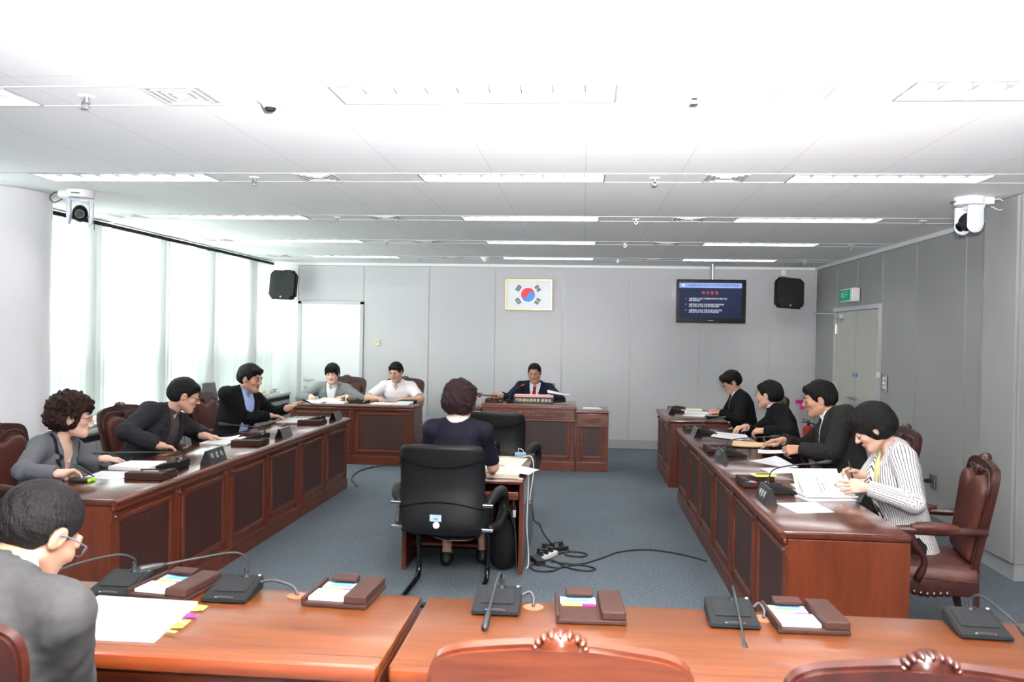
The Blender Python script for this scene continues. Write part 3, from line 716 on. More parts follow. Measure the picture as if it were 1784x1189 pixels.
# carved chairs -------------------------------------------------------------
def arc_pts(pts, n=6): return [(p.x, p.z) for p in catmull([(x, 0, z) for x, z in pts], n)]
def back_outline(k=1.0, top=1.0):
    half = [(.235, 0), (.262, .20), (.292, .42), (.302, .525), (.287, .588), (.238, .618), (.15, .632), (.075, .640)]
    L = arc_pts(half, 4); L = [(x, z) for x, z in L]
    return L + [(-x, z) for x, z in L[::-1]]
def inner_outline():
    half = [(.19, .05), (.21, .20), (.238, .40), (.245, .47), (.222, .520), (.16, .545), (.09, .535), (.035, .508), (.0, .500)]
    L = arc_pts(half, 4)
    return L + [(-x, z) for x, z in L[::-1][1:]]
def inner_rear():
    half = [(.19, .05), (.21, .20), (.238, .40), (.245, .47), (.225, .50), (.15, .515), (.0, .52)]
    L = arc_pts(half, 4); return L + [(-x, z) for x, z in L[::-1][1:]]
def exec_chair(name, label, loc, rz, cw, group, square=False):
    t = thing(name, label, 'chair', loc, rz, group); t.scale = (.95, .95, .95)          # faces local +y
    tilt = .16; B = Matrix.Translation((0, -.25, .45)) @ Matrix.Rotation(tilt, 4, 'X')
    if square: out = [(.235, 0), (.275, .3), (.295, .60), (.10, .605), (.09, .63), (-.09, .63), (-.10, .605), (-.295, .60), (-.275, .3), (-.235, 0)]; inn = [(.19, .05), (.225, .46), (-.225, .46), (-.19, .05)]; inr = inn
    else: out = back_outline(); inn = inner_outline(); inr = inner_rear()
    # frame as a ring with thickness
    bm = bmesh.new(); th = .045
    bm_prism(bm, out, th, B @ Matrix.Translation((0, -th/2, 0)))
    if not square: bmesh.ops.bevel(bm, geom=[e for e in bm.edges if len(e.link_faces) == 2 and max(len(f.verts) for f in e.link_faces) > 8], offset=.009, segments=2, affect='EDGES')
    link('back_frame', bm, cw, t, angle=.5)
    bm = bmesh.new()
    if square:
        for k in range(9):
            x = -.2+.05*k; bm_sph(bm, B @ Vector((x, .028, .53+.02*math.sin(k*1.7))), (.022, .012, .014), 8, Matrix.Rotation(k*.8, 3, 'Y'))
    else:
        for k in range(9):
            a = PI*(k+.5)/9; R = .047
            q = Matrix.Rotation(PI/2-a, 3, 'Y'); bm_sph(bm, B @ Vector((R*math.cos(a)*1.2, 0, .625+R*math.sin(a)*.72)), (.0090, .024, .011), 10, q)
        bm_cyl(bm, B @ Vector((0, -.020, .620)), B @ Vector((0, .022, .620)), .044, n=20)
    link('crest', bm, cw, t, smooth=True)
    if not square:
        bm = bmesh.new()
        for s in (-1, 1):
            bm_tube(bm, [B @ Vector((s*x, .021, z)) for x, z in ((.015, .530), (.05, .560), (.10, .578), (.17, .582), (.235, .560), (.264, .50), (.268, .42))], .006, 6, 4)
            for k in range(6): bm_sph(bm, B @ Vector((s*(.03+.032*k), .021, .568+.014*math.sin(k*1.3))), (.015, .006, .006), 8, Matrix.Rotation(s*(.6-k*.35), 3, 'Y'))
        bm_sph(bm, B @ Vector((0, .024, .560)), (.022, .009, .026), 12)
        for k in range(5): bm_tube(bm, [B @ Vector((0, .026, .535)), B @ Vector(((k-2)*.012, .030, .560)), B @ Vector(((k-2)*.02, .026, .590))], .004, 5, 2)
        link('carving', bm, cw, t, smooth=True)
    bm = bmesh.new(); outline_pillow(bm, inn, B @ Matrix.Translation((0, th/2-.002, 0)) @ Matrix.Rotation(PI, 4, 'Z'), .05); link('back_cushion', bm, leather, t, angle=1.0)
    bm = bmesh.new(); outline_pillow(bm, inr, B @ Matrix.Translation((0, -th/2+.002, 0)), .016); link('rear_upholstery', bm, leather, t, angle=1.0)
    bm = bmesh.new()
    def nails(o_, y):
        P = [Vector((x, 0, z)) for x, z in o_]; P.append(P[0]); acc = 0
        for a, b in zip(P, P[1:]):
            L = (b-a).length; s = acc
            while s < L:
                p = a+(b-a)*(s/L); bmesh.ops.create_icosphere(bm, subdivisions=1, radius=.0058, matrix=Matrix.Translation(B @ Vector((p.x, y, p.z)))); s += .024
            acc = s-L
    nails(inn, th/2+.004); link('nail_trim', bm, nailm, t, smooth=True); bm = bmesh.new(); nails(inr, -th/2-.004); link('rear_nail_trim', bm, nailm, t, smooth=True)
    # seat
    sq = [(.26, -.25), (.285, .0), (.30, .22), (.27, .27), (.0, .285), (-.27, .27), (-.30, .22), (-.285, .0), (-.26, -.25)]
    sq = [(x, z) for x, z in arc_pts(sq, 3)]
    bm = bmesh.new(); outline_pillow(bm, sq, Matrix.Translation((0, 0, .40)) @ Matrix.Rotation(-PI/2, 4, 'X') @ Matrix.Scale(-1, 4, (0, 0, 1)), .085); link('seat_cushion', bm, leather, t, angle=1.0)
    bm = bmesh.new()
    for s in (-1, 1):
        bm_box(bm, (s*.272, 0, .355), (.035, .50, .085), bev=.008)
    bm_box(bm, (0, .262, .355), (.55, .035, .085), bev=.008); bm_box(bm, (0, -.25, .36), (.50, .035, .08), bev=.008)
    for k in range(7): bm_sph(bm, (0, .275, .312) if k == 0 else ((k-3.5)*.035, .275, .315), (.02, .012, .018), 10)
    for s in (-1, 1):
        for k in range(7): bm_sph(bm, (s*.288, (k-3)*.035, .315+.006*math.cos(k)), (.012, .02, .018), 10)
    link('seat_rail', bm, cw, t, angle=.6)
    bm = bmesh.new()
    for s in (-1, 1):
        for k in range(19): bmesh.ops.create_icosphere(bm, subdivisions=1, radius=.006, matrix=Matrix.Translation((s*.292, -.23+.026*k, .393)))
    for k in range(20): bmesh.ops.create_icosphere(bm, subdivisions=1, radius=.006, matrix=Matrix.Translation((-.25+.026*k, .282, .393)))
    link('seat_nails', bm, nailm, t, smooth=True)
    for s in (-1, 1):
        bm = bmesh.new(); bm_tube(bm, [(s*.262, .245, .36), (s*.285, .275, .28), (s*.275, .262, .16), (s*.262, .25, .06), (s*.268, .27, .018), (s*.27, .275, 0)], .03, 12, 4, radii=[.036, .034, .026, .02, .018, .026, .022]); link('leg', bm, cw, t, smooth=True)
        bm = bmesh.new(); bm_tube(bm, [(s*.25, -.245, .48), (s*.25, -.245, .34), (s*.255, -.26, .18), (s*.26, -.30, .0)], .028, 4, 4, radii=[.034, .034, .03, .024]); link('leg', bm, cw, t, angle=.6)
        bm = bmesh.new(); bm_tube(bm, [(s*.285, -.30, .69), (s*.30, -.15, .685), (s*.305, .05, .68), (s*.305, .15, .675), (s*.31, .20, .655), (s*.31, .215, .63)], .024, 10, 4, radii=[.022, .024, .027, .027, .03, .022])
        bm_tube(bm, [(s*.305, .11, .67), (s*.30, .08, .60), (s*.285, .02, .50), (s*.28, .06, .38)], .02, 8, 4, radii=[.02, .022, .018, .024]); arm = link('arm', bm, cw, t, smooth=True)
        bm = bmesh.new(); bm_tube(bm, [(s*.303, -.15, .70), (s*.306, -.06, .704), (s*.307, .03, .702), (s*.306, .10, .692)], .03, 12, 4, radii=[.022, .029, .031, .029, .022]); link('arm_pad', bm, leather, t, smooth=True)
    return t
ch0 = exec_chair('carved_armchair', 'carved wooden chair back at bottom centre, bright top rail with shell crest', (-.035, 2.10, 0), 0, chairw2, 'carved leather armchairs')
def chair(label, loc, rz): return dup(ch0, label, loc, rz)
ch1 = exec_chair('carved_armchair', 'dark carved chair back at the bottom right corner, close to camera', (.725, 2.08, 0), -.04, chairw, 'carved leather armchairs')
def chaird(label, loc, rz): return dup(ch1, label, loc, rz)
chaird('carved armchair in the bottom left corner, under the man in grey suit', (-1.535, 2.075, 0), .04)
chaird('carved leather armchair at the left picture edge behind the curly haired woman', (-3.52, 5.14, 0), -PI/2-.06)
chaird('carved leather armchair with bright left post behind the man in charcoal jacket', (-3.54, 6.66, 0), -PI/2-.12)
chaird('carved leather armchair before the laptop, behind the man in blue shirt', (-3.57, 8.20, 0), -PI/2-.10)
chaird('carved leather armchair behind the young man in the grey jacket', (-3.36, 11.50, 0), PI+.12)
chaird('carved leather armchair behind the man in the white short sleeved shirt', (-2.55, 11.50, 0), PI-.03)
chaird('carved armchair behind the bespectacled man at the back right desk', (2.0, 9.98, 0), PI/2+.1)
chaird('carved armchair behind the man in black with his head turned away', (2.10, 8.22, 0), PI/2+.05)
chaird('carved armchair behind the man in the pinstriped suit', (2.13, 6.55, 0), PI/2)
chaird('carved armchair pushed back at right, under the woman in striped jacket', (1.965, 5.00, 0), PI/2-.20)
pc = exec_chair('carved_armchair', 'square backed carved armchair of the presiding man', (-.66, 11.55, 0), PI, chairw, 'carved leather armchairs', square=True)

# black cantilever chairs ----------------------------------------------------
def cantilever(label, loc, rz):
    t = thing('cantilever_chair', label, 'chair', loc, rz, 'black leather cantilever chairs')   # faces +y
    # back shell: lofted
    bm = bmesh.new(); rings = []
    prof = [(.405, .215, -.07), (.43, .250, -.115), (.48, .270, -.14), (.57, .275, -.135), (.70, .270, -.12), (.82, .272, -.13), (.885, .272, -.15), (.92, .27, -.155), (.965, .262, -.165), (.985, .25, -.17)]
    for z, hw, y in prof:
        row = []
        for k in range(28):
            a = 2*PI*k/28; ca, sa = math.cos(a), math.sin(a); e = .35
            x = hw*math.copysign(abs(ca)**e, ca); yy = .05*math.copysign(abs(sa)**.8, sa)
            bow = .045*(x/hw)**2*(1 if z > .45 else .5)
            row.append(bm.verts.new((x, y+yy+bow, z)))
        rings.append(row)
    for a, b in zip(rings, rings[1:]):
        for k in range(28): bm.faces.new((a[k], a[(k+1) % 28], b[(k+1) % 28], b[k]))
    bm.faces.new(rings[0][::-1]); bm.faces.new(rings[-1])
    bmesh.ops.subdivide_edges(bm, edges=[e for e in bm.edges if abs(e.verts[0].co.z-e.verts[1].co.z) > .05], cuts=1)
    o = link('backrest', bm, blackl, t, smooth=True); sm = o.modifiers.new('sub', 'SUBSURF'); sm.levels = 1; sm.render_levels = 1
    def seam(zf):
        bm = bmesh.new(); P = []
        for k in range(25):
            x = -.27+.54*k/24; z = zf(x/.27)
            y = np.interp(z, [p[0] for p in prof], [p[2] for p in prof])-.052+.045*(x/.272)**2*1.0+(.03*max(0, abs(x/.27)-.85)/.15)
            P.append((x, y+.002, z))
        bm_tube(bm, P, .0045, 6); return bm
    link('seam', seam(lambda u: .845+.055*u*u), mat('seam_black', (.004, .004, .004), .9, spec=.1), t, smooth=True)
    link('seam', seam(lambda u: .63-.05*u*u), mat('seam_black', (.004, .004, .004), .9, spec=.1), t, smooth=True)
    sq = [(.25, -.22), (.27, .0), (.27, .2), (.22, .27), (0, .285), (-.22, .27), (-.27, .2), (-.27, 0), (-.25, -.22)]; sq = arc_pts(sq, 3)
    bm = bmesh.new(); outline_pillow(bm, sq, Matrix.Translation((0, .15, .425)) @ Matrix.Rotation(-PI/2, 4, 'X') @ Matrix.Scale(-1, 4, (0, 0, 1)), .10); link('seat_cushion', bm, blackl, t, angle=1.0)
    box('seat_pan', (0, .10, .425), (.40, .36, .02), blackl, t, bev=.01)
    for s in (-1, 1):
        bm = bmesh.new(); P = [(s*.285, -.06, .60), (s*.325, .03, .655), (s*.345, .16, .655), (s*.345, .27, .60), (s*.345, .29, .52), (s*.34, .22, .47), (s*.325, .10, .44), (s*.29, -.02, .445)]
        bm_tube(bm, P, .03, 10, 4, radii=[.022, .034, .036, .034, .034, .032, .028, .024]); link('arm', bm, blackl, t, smooth=True)
        for z, y in ((.605, -.10), (.45, -.09)):
            bm = bmesh.new(); bm_box(bm, (s*.29, y, z), (.075, .03, .022), bev=.006); link('arm_bracket', bm, chrome, t)
        bm = bmesh.new(); P = [(s*.20, .02, .39), (s*.21, .22, .385), (s*.235, .31, .31), (s*.235, .335, .12), (s*.235, .30, .03), (s*.235, .20, .018), (s*.235, -.05, .018), (s*.235, -.27, .018)]
        bm_tube(bm, P, .018, 10, 4); link('sled_leg', bm, blackg, t, smooth=True)
    bm = bmesh.new(); bm_tube(bm, [(-.235, -.27, .018), (.235, -.27, .018)], .018, 10); link('rear_bar', bm, blackg, t, smooth=True)
    return t
bc = cantilever('big black leather chair seen from behind, nearest, with stickers', (-.86, 5.27, 0), -.03)
st = box('asset_sticker', (-.02, -.193, .535), (.072, .002, .042), mat('sticker_pale', (.45, .6, .7), .4), bc, rot=Euler((.04, 0, 0)).to_matrix())
text('sticker_text', '비품', .014, face_ny((-.02, -.1955, .528)), ink, bc)
bm = bmesh.new(); bm_cyl(bm, (0, 0, 0), (0, -.002, 0), .021, n=24); s2 = link('round_sticker', bm, white, bc); s2.location = (-.015, -.193, .492)
bc2 = cantilever('second black leather chair beyond the centre table', (-.76, 7.55, 0), -.06)

# centre table ----------------------------------------------------------------
ct = thing('centre_table', 'narrow dark red wooden table in the middle of the room', 'table', (-.82, 6.41, 0))
CTL, CTD, CTH = .86, 1.30, .67
bm = bmesh.new(); bm_box(bm, (0, 0, CTH-.015), (CTL, CTD, .03), bev=.009); link('worktop', bm, top_x, ct, angle=.6)
bm = bmesh.new(); bm_box(bm, (0, -CTD/2, CTH-.017), (CTL, .03, .034), bev=.012); link('front_edge', bm, wood_x, ct, angle=.6)
for s in (-1, 1): box('side_panel', (s*(CTL/2-.016), .02, (CTH-.03)/2), (.028, CTD-.06, CTH-.03), top_x if s > 0 else wood_z, ct); box('panel_edge', (s*(CTL/2-.016), -CTD/2+.045, (CTH-.03)/2), (.03, .012, CTH-.03), wood_z, ct)
box('back_board', (0, CTD/2-.05, (CTH-.03)/2+.05), (CTL-.06, .02, CTH-.13), wood_x, ct)
box('inner_shelf', (0, .1, .12), (CTL-.06, .9, .02), wood_x, ct)
box('keyboard_tray', (0, -.28, CTH-.125), (CTL-.08, .66, .02), wood_x, ct); box('tray_front', (0, -CTD/2+.06, CTH-.125), (CTL-.08, .02, .055), fwood, ct, bev=.004)

# ================================================================== PEOPLE: signed distance bodies meshed with surface nets
A = lambda *v: np.array(v, dtype=np.float32)
def nrm(v): v = np.asarray(v, float); return v/np.linalg.norm(v)
def cap(P, a, b, ra, rb):
    a = np.asarray(a, np.float32); b = np.asarray(b, np.float32); ab = b-a; L = float(ab@ab)+1e-9
    h = np.clip(((P-a)@ab)/L, 0, 1); d = P-a-h[:, None]*ab
    return np.sqrt((d*d).sum(1))-(ra+(rb-ra)*h)
def ell(P, c, r, M=None):
    q = P-np.asarray(c, np.float32)
    if M is not None: q = q@np.asarray(M, np.float32)
    r = np.asarray(r, np.float32); k0 = np.sqrt(((q/r)**2).sum(1)); k1 = np.sqrt(((q/(r*r))**2).sum(1))+1e-6
    return k0*(k0-1)/k1
def smin(a, b, k):
    h = np.clip(.5+.5*(b-a)/k, 0, 1); return b*(1-h)+a*h-k*h*(1-h)
def smax(a, b, k): return -smin(-a, -b, k)
def wob(P, f, amp, seed=0):
    r = np.random.RandomState(seed); o = 0
    for i in range(5):
        k = r.normal(size=3)*f; o = o+np.sin(P@k.astype(np.float32)+r.uniform(0, 6))
    return o*amp/3
def surface_nets(f, lo, hi, h, s=4):
    lo = np.asarray(lo, float); nb = np.ceil((np.asarray(hi)-lo)/(h*s)).astype(int); n = nb*s+1
    cs = [lo[i]+(np.arange(nb[i])+.5)*h*s for i in range(3)]
    Cg = np.stack(np.meshgrid(*cs, indexing='ij'), -1).reshape(-1, 3).astype(np.float32)
    fc = f(Cg).reshape(nb); act = np.abs(fc) < h*s*1.35
    big = np.repeat(np.repeat(np.repeat(np.sign(fc), s, 0), s, 1), s, 2).astype(np.float32)
    F = np.ones(n, np.float32); F[:-1, :-1, :-1] = big; m_ = np.zeros(n, bool)
    a4 = np.repeat(np.repeat(np.repeat(act, s, 0), s, 1), s, 2)
    for dx in (0, 1):
        for dy in (0, 1):
            for dz in (0, 1): m_[dx:dx+n[0]-1, dy:dy+n[1]-1, dz:dz+n[2]-1] |= a4
    idx = np.argwhere(m_); pts = (lo+idx*h).astype(np.float32); out = np.empty(len(pts), np.float32)
    for i in range(0, len(pts), 400000): out[i:i+400000] = f(pts[i:i+400000])
    F[m_] = out; F[0] = F[-1] = 1; F[:, 0] = F[:, -1] = 1; F[:, :, 0] = F[:, :, -1] = 1
    I = F < 0
    cnt = np.zeros(n-1, np.int8)
    for dx in (0, 1):
        for dy in (0, 1):
            for dz in (0, 1): cnt += I[dx:dx+n[0]-1, dy:dy+n[1]-1, dz:dz+n[2]-1]
    cells = np.argwhere((cnt > 0) & (cnt < 8)); ids = -np.ones(n-1, np.int64); ids[tuple(cells.T)] = np.arange(len(cells))
    corners = [(dx, dy, dz) for dx in (0, 1) for dy in (0, 1) for dz in (0, 1)]
    val = np.stack([F[cells[:, 0]+c[0], cells[:, 1]+c[1], cells[:, 2]+c[2]] for c in corners], 1)
    acc = np.zeros((len(cells), 3)); num = np.zeros(len(cells))
    for i, a in enumerate(corners):
        for j, b in enumerate(corners):
            if j > i and sum(abs(a[k]-b[k]) for k in range(3)) == 1:
                va, vb = val[:, i], val[:, j]; x = (va < 0) != (vb < 0); t = np.where(x, va/(va-vb+1e-12), 0)
                p = np.array(a)+t[:, None]*(np.array(b)-np.array(a)); acc += np.where(x[:, None], p, 0); num += x
    V = lo+(cells+acc/np.maximum(num, 1)[:, None])*h
    quads = []
    for ax in range(3):
        o1, o2 = [(1, 2), (2, 0), (0, 1)][ax]
        sl0 = [slice(None)]*3; sl1 = [slice(None)]*3; sl0[ax] = slice(0, -1); sl1[ax] = slice(1, None)
        x = I[tuple(sl0)] != I[tuple(sl1)]; e = np.argwhere(x)
        e = e[(e[:, o1] > 0) & (e[:, o2] > 0) & (e[:, o1] < n[o1]-1) & (e[:, o2] < n[o2]-1)]
        def cid(d1, d2): q = e.copy(); q[:, o1] -= d1; q[:, o2] -= d2; return ids[tuple(q.T)]
        Q = np.stack([cid(0, 0), cid(1, 0), cid(1, 1), cid(0, 1)], 1)
        fl = ~I[tuple(e.T)]; Q[fl] = Q[fl][:, ::-1]
        quads.append(Q)
    Q = np.concatenate(quads); return V, Q[(Q >= 0).all(1)]
def sdf_obj(name, f, lo, hi, h, m, parent, col=None, st=None):
    V, Q = surface_nets(f, lo, hi, h)
    if len(Q) == 0: return None
    me = bpy.data.meshes.new(name); nv, nf = len(V), len(Q)
    org = np.array(parent.location) if parent else np.zeros(3)
    me.vertices.add(nv); me.vertices.foreach_set('co', (V-org).astype(np.float32).ravel())
    me.loops.add(nf*4); me.loops.foreach_set('vertex_index', Q.ravel().astype(np.int32))
    me.polygons.add(nf); me.polygons.foreach_set('loop_start', (np.arange(nf)*4).astype(np.int32)); me.polygons.foreach_set('loop_total', np.full(nf, 4, np.int32))
    me.polygons.foreach_set('use_smooth', np.ones(nf, bool)); me.update(calc_edges=True); me.validate()
    if col is not None:
        c = col(V.astype(np.float32)); a = me.color_attributes.new('Col', 'FLOAT_COLOR', 'POINT'); a.data.foreach_set('color', np.concatenate([c, np.ones((nv, 1))], 1).astype(np.float32).ravel())
    if st is not None:
        a = me.attributes.new('st', 'FLOAT', 'POINT'); a.data.foreach_set('value', st(V.astype(np.float32)).astype(np.float32))
    me.materials.append(m); o = bpy.data.objects.new(name, me); C.objects.link(o); o.parent = parent
    return o
skin_m = mat('skin', (.6, .35, .25), .5, attr='Col', bump=.03, bscale=300); skin_m.node_tree.nodes['Principled BSDF'].inputs['Subsurface Weight'].default_value = .06
def hairmat(name, c):
    m = mat(name, c, .55, spec=.12, var=.3, vscale=55, bump=.7, bscale=170, stretch=(1, 1, .25)); return m
hair_b = hairmat('black_hair', (.008, .007, .007)); hair_br = hairmat('dark_brown_hair', (.022, .010, .008)); hair_p = hairmat('plum_brown_hair', (.024, .011, .013))
def cloth(name, c, **k): return mat(name, c, .85, spec=.15, var=k.get('var', .12), vscale=30, bump=.12, bscale=350)
def striped(name, base, line, freq, width):
    m, t, b = _new(name); a = N(t, 'ShaderNodeAttribute'); a.attribute_name = 'st'
    mu = N(t, 'ShaderNodeMath', operation='MULTIPLY'); mu.inputs[1].default_value = freq; t.links.new(a.outputs['Fac'], mu.inputs[0])
    fr = N(t, 'ShaderNodeMath', operation='FRACT'); t.links.new(mu.outputs[0], fr.inputs[0])
    lt = N(t, 'ShaderNodeMath', operation='LESS_THAN'); lt.inputs[1].default_value = width; t.links.new(fr.outputs[0], lt.inputs[0])
    mx = N(t, 'ShaderNodeMix', data_type='RGBA'); mx.inputs[6].default_value = (*base, 1); mx.inputs[7].default_value = (*line, 1); t.links.new(lt.outputs[0], mx.inputs[0])
    t.links.new(mx.outputs[2], b.inputs['Base Color']); b.inputs['Roughness'].default_value = .85; b.inputs['Specular IOR Level'].default_value = .15
    return m
colcloth = mat('two_tone_cloth', (.1, .1, .1), .75, spec=.2, attr='Col', bump=.1, bscale=350)

def fframe(az, pitch=0, roll=0):
    """columns: person's right, forward, up. az = world azimuth (deg) of the facing direction; pitch>0 looks down; roll>0 tips to the person's right"""
    a, p, r = math.radians(az), math.radians(pitch), math.radians(roll)
    F = np.array([math.cos(a)*math.cos(p), math.sin(a)*math.cos(p), -math.sin(p)]); Rr = nrm(np.cross(F, (0, 0, 1))); U = np.cross(Rr, F)
    R2 = Rr*math.cos(r)-U*math.sin(r); U2 = U*math.cos(r)+Rr*math.sin(r)
    return np.stack([R2, F, U2], 1)
def ik(sh, wr, l1, l2, pole):
    sh, wr = np.array(sh, float), np.array(wr, float); d = wr-sh; D = np.linalg.norm(d)
    if D > (l1+l2)*.995: k = D/((l1+l2)*.995); l1 *= k; l2 *= k
    u = d/D; a = (l1*l1-l2*l2+D*D)/(2*D); hh = math.sqrt(max(0, l1*l1-a*a)); p = np.array(pole, float); p = p-u*(p@u); p = p/np.linalg.norm(p)
    return sh+u*a+p*hh

class Person:
    def __init__(s, label, hip, neck, head, body_az, head_az, hpitch=0, hroll=0, R=None, L=None, hs=1.1, sw=.195, female=False,
                 skin=(.55, .30, .20), knees=None, h=.0045, hb=.0065, shz=None, legs_fwd=.44):
        s.hip, s.neck, s.head = [np.array(v, float) for v in (hip, neck, head)]
        s.hs, s.female, s.skin, s.h, s.hb = hs, female, np.array(skin), h, hb
        up = nrm(s.neck-s.hip); fw = fframe(body_az)[:, 1]; rt = nrm(np.cross(fw, up)); fw = np.cross(up, rt); s.T = np.stack([rt, fw, up], 1); s.TL = np.linalg.norm(s.neck-s.hip)
        s.Hd = fframe(head_az, hpitch, hroll)
        s.sw = sw; dz = -.055
        s.sh = {q: s.neck+s.T@np.array([sg*sw, 0, dz]) for q, sg in (('R', 1), ('L', -1))}
        if shz:
            for q in shz: s.sh[q] = s.sh[q]+np.array(shz[q], float)
        s.arm = {}
        for q, a in (('R', R), ('L', L)):
            wr = np.array(a['w'], float); pole = np.array(a.get('pole', (0, 0, -1)), float)
            el = ik(s.sh[q], wr, .30, .26, pole); d = nrm(a.get('d', wr-el)); pn = np.array(a.get('pn', (0, 0, -1)), float); pn = nrm(pn-d*(pn@d))
            th = np.cross(d, pn)*(1 if q == 'R' else -1)
            s.arm[q] = dict(w=wr, e=el, M=np.stack([th, d, -pn], 1), curl=a.get('curl', (.35, .4, .3)), thumb=a.get('thumb', 0.0), spread=a.get('spread', .0))
        s.leg = {}; lf = fframe(body_az)
        for q, sg in (('R', 1), ('L', -1)):
            hp = s.hip+lf@np.array([sg*.095, 0, -.02])
            kn = np.array(knees[q]) if knees else s.hip+lf@np.array([sg*.12, legs_fwd, .0]); kn = kn.astype(float)
            an = kn.copy(); an[2] = .10; an[:2] += lf[:2, 1]*(-.02)
            if knees and 'a'+q in knees: an = np.array(knees['a'+q], float)
            s.leg[q] = (hp, kn, an, lf)
        s.root = thing('person', label, 'person', (float(s.hip[0]), float(s.hip[1]), 0.0))
        P = np.stack([s.hip, s.neck, s.head]+[s.arm[q][k] for q in 'RL' for k in ('w', 'e')]+[s.sh[q] for q in 'RL'])
        s.lo, s.hi = P.min(0)-.30, P.max(0)+.30
        W = 1.0 if not female else .86
        # torso sections: height fraction, half width, half depth, forward offset
        s.tab = np.array([(-.30, .165, .12, .01), (-.12, .175, .125, 0), (.05, .165, .12, 0), (.30, .150, .112, .0), (.55, .165, .120, .005), (.75, .178, .118, .0), (.88, .165, .10, -.005), (.97, .11, .08, -.01), (1.06, .06, .06, -.01)])
        if female: s.tab[:, 1] *= np.array([1.02, .98, .90, .80, .86, .86, .86, .86, .9]); s.tab[4, 2] += .012; s.tab[4, 3] += .012; s.tab[:, 2] *= .95
        if not female: s.tab[:, 1:3] *= [1.10, 1.14]
    # ---- field parts
    def tl(s, P): return (P-s.hip.astype(np.float32))@s.T.astype(np.float32)
    def torso(s, P, inf=0., zlo=-.30, zhi=1.06):
        q = s.tl(P); t = q[:, 2]/s.TL; a = np.interp(t, s.tab[:, 0], s.tab[:, 1])+inf; b = np.interp(t, s.tab[:, 0], s.tab[:, 2])+inf; yo = np.interp(t, s.tab[:, 0], s.tab[:, 3])
        k = (np.abs(q[:, 0]/a)**2.4+np.abs((q[:, 1]-yo)/b)**2.4)**(1/2.4); d = (k-1)*np.minimum(a, b)*.9
        return smax(smax(d, (zlo-t)*s.TL-inf*0, .03), (t-zhi)*s.TL-inf, .03).astype(np.float32)
    def trap(s, P, inf=0):
        d = None
        for q in 'RL':
            e = cap(P, s.neck+s.T@A(0, -.012, .0), s.sh[q]+s.T@A(0, -.005, .005), .050+inf, .052+inf); d = e if d is None else smin(d, e, .03)
        return d
    def arms(s, P, inf=0., sleeve=None, only=None):
        """sleeve: None = whole arm ; number = fraction of the forearm covered (negative: fraction of upper arm)"""
        d = None; f = .90 if s.female else 1.12
        for q in only or 'RL':
            a = s.arm[q]; sh, el, wr = s.sh[q], a['e'], a['w']
            if sleeve is not None and sleeve < 0:
                e = el*(-sleeve)+sh*(1+sleeve); u = cap(P, sh, e, .056*f+inf, .050*f+inf*1.4); u = smax(u, ((P-e.astype(np.float32))@nrm(e-sh).astype(np.float32)), .006)
            else:
                u = cap(P, sh, el, .056*f+inf, .042*f+inf)
                k = 1.0 if sleeve is None else sleeve; w_ = el+(wr-el)*k
                g = cap(P, el, w_, .043*f+inf, (.026 if sleeve is None else .031)*f+inf*1.1)
                if sleeve is not None: g = smax(g, ((P-w_.astype(np.float32))@nrm(wr-el).astype(np.float32)), .006)
                u = smin(u, g, .02)
            d = u if d is None else np.minimum(d, u)
        return d
    def hand(s, P, q):
        a = s.arm[q]; z = 1.06*(.9 if s.female else 1.0); p = ((P-a['w'].astype(np.float32))@a['M'].astype(np.float32))/z
        pal = cap(p, (0, -.03, 0), (0, .02, 0), .024, .026)
        kn = [(.029, .086), (.010, .091), (-.010, .087), (-.028, .078)]; ln = [(.042, .025, .022), (.046, .029, .022), (.043, .027, .021), (.034, .021, .019)]
        fing = None; c = a['curl']; sp = a['spread']
        for i, ((x, y), l) in enumerate(zip(kn, ln)):
            pal = smin(pal, cap(p, (x*.6, .012, 0), (x, y-.006, 0), .0135, .0118), .012)
            ang = 0; o = np.array([x, y-.004, 0.]); r = .0096 if i < 3 else .0084
            for j in range(3):
                ang += c[j]*(1+.12*(i-1)); dirv = np.array([(1.5-i)*(.07+sp), math.cos(ang), -math.sin(ang)]); e = o+dirv*l[j]; g = cap(p, o, e, r-.0008*j, r-.0008*(j+1)); fing = g if fing is None else np.minimum(fing, g); o = e
        t = a['thumb']; t0 = np.array([.020, .022, -.004]); t1 = np.array([.047-.012*t, .052, -.014-.012*t]); t2 = np.array([.056-.026*t, .082, -.020-.018*t])
        th = smin(cap(p, t0, t1, .0150, .0110), cap(p, t1, t2, .0105, .0085), .006)
        return smin(smin(pal, fing, .006), th, .007)*z
    def face(s, P):
        p = ((P-s.head.astype(np.float32))@s.Hd.astype(np.float32))/s.hs; fm = s.female
        d = ell(p, (0, -.014, .026), (.075, .092, .084))
        d = smin(d, ell(p, (0, .028, -.035), (.060 if not fm else .056, .060, .072)), .03)
        d = smin(d, ell(p, (0, .066, -.092), (.024 if not fm else .019, .020, .017)), .025)
        for sg in (-1, 1):
            d = smin(d, cap(p, (sg*.052, -.004, -.055), (sg*.020, .066, -.088), .018, .016), .03)     # jaw
            d = smin(d, ell(p, (sg*.040, .062, -.020), (.022, .022, .020)), .02)                        # cheek
            d = smax(d, -ell(p, (sg*.031, .101, .010), (.019, .016, .013)), .012)                       # socket
            d = smin(d, ell(p, (sg*.031, .077, .008), (.0155, .0145, .0105)), .004)                     # lids
            d = smin(d, ell(p, (sg*.079, -.004, -.006), (.007, .019, .031), np.array([[1, 0, 0], [0, .96, .26], [0, -.26, .96]])), .005)
            d = smax(d, -ell(p, (sg*.087, .002, -.002), (.006, .010, .018)), .004)
            d = smin(d, ell(p, (sg*.012, .098, -.022), (.0085, .010, .007)), .006)
        d = smin(d, cap(p, (-.032, .082, .026), (.032, .082, .026), .010, .010), .012)                 # brow
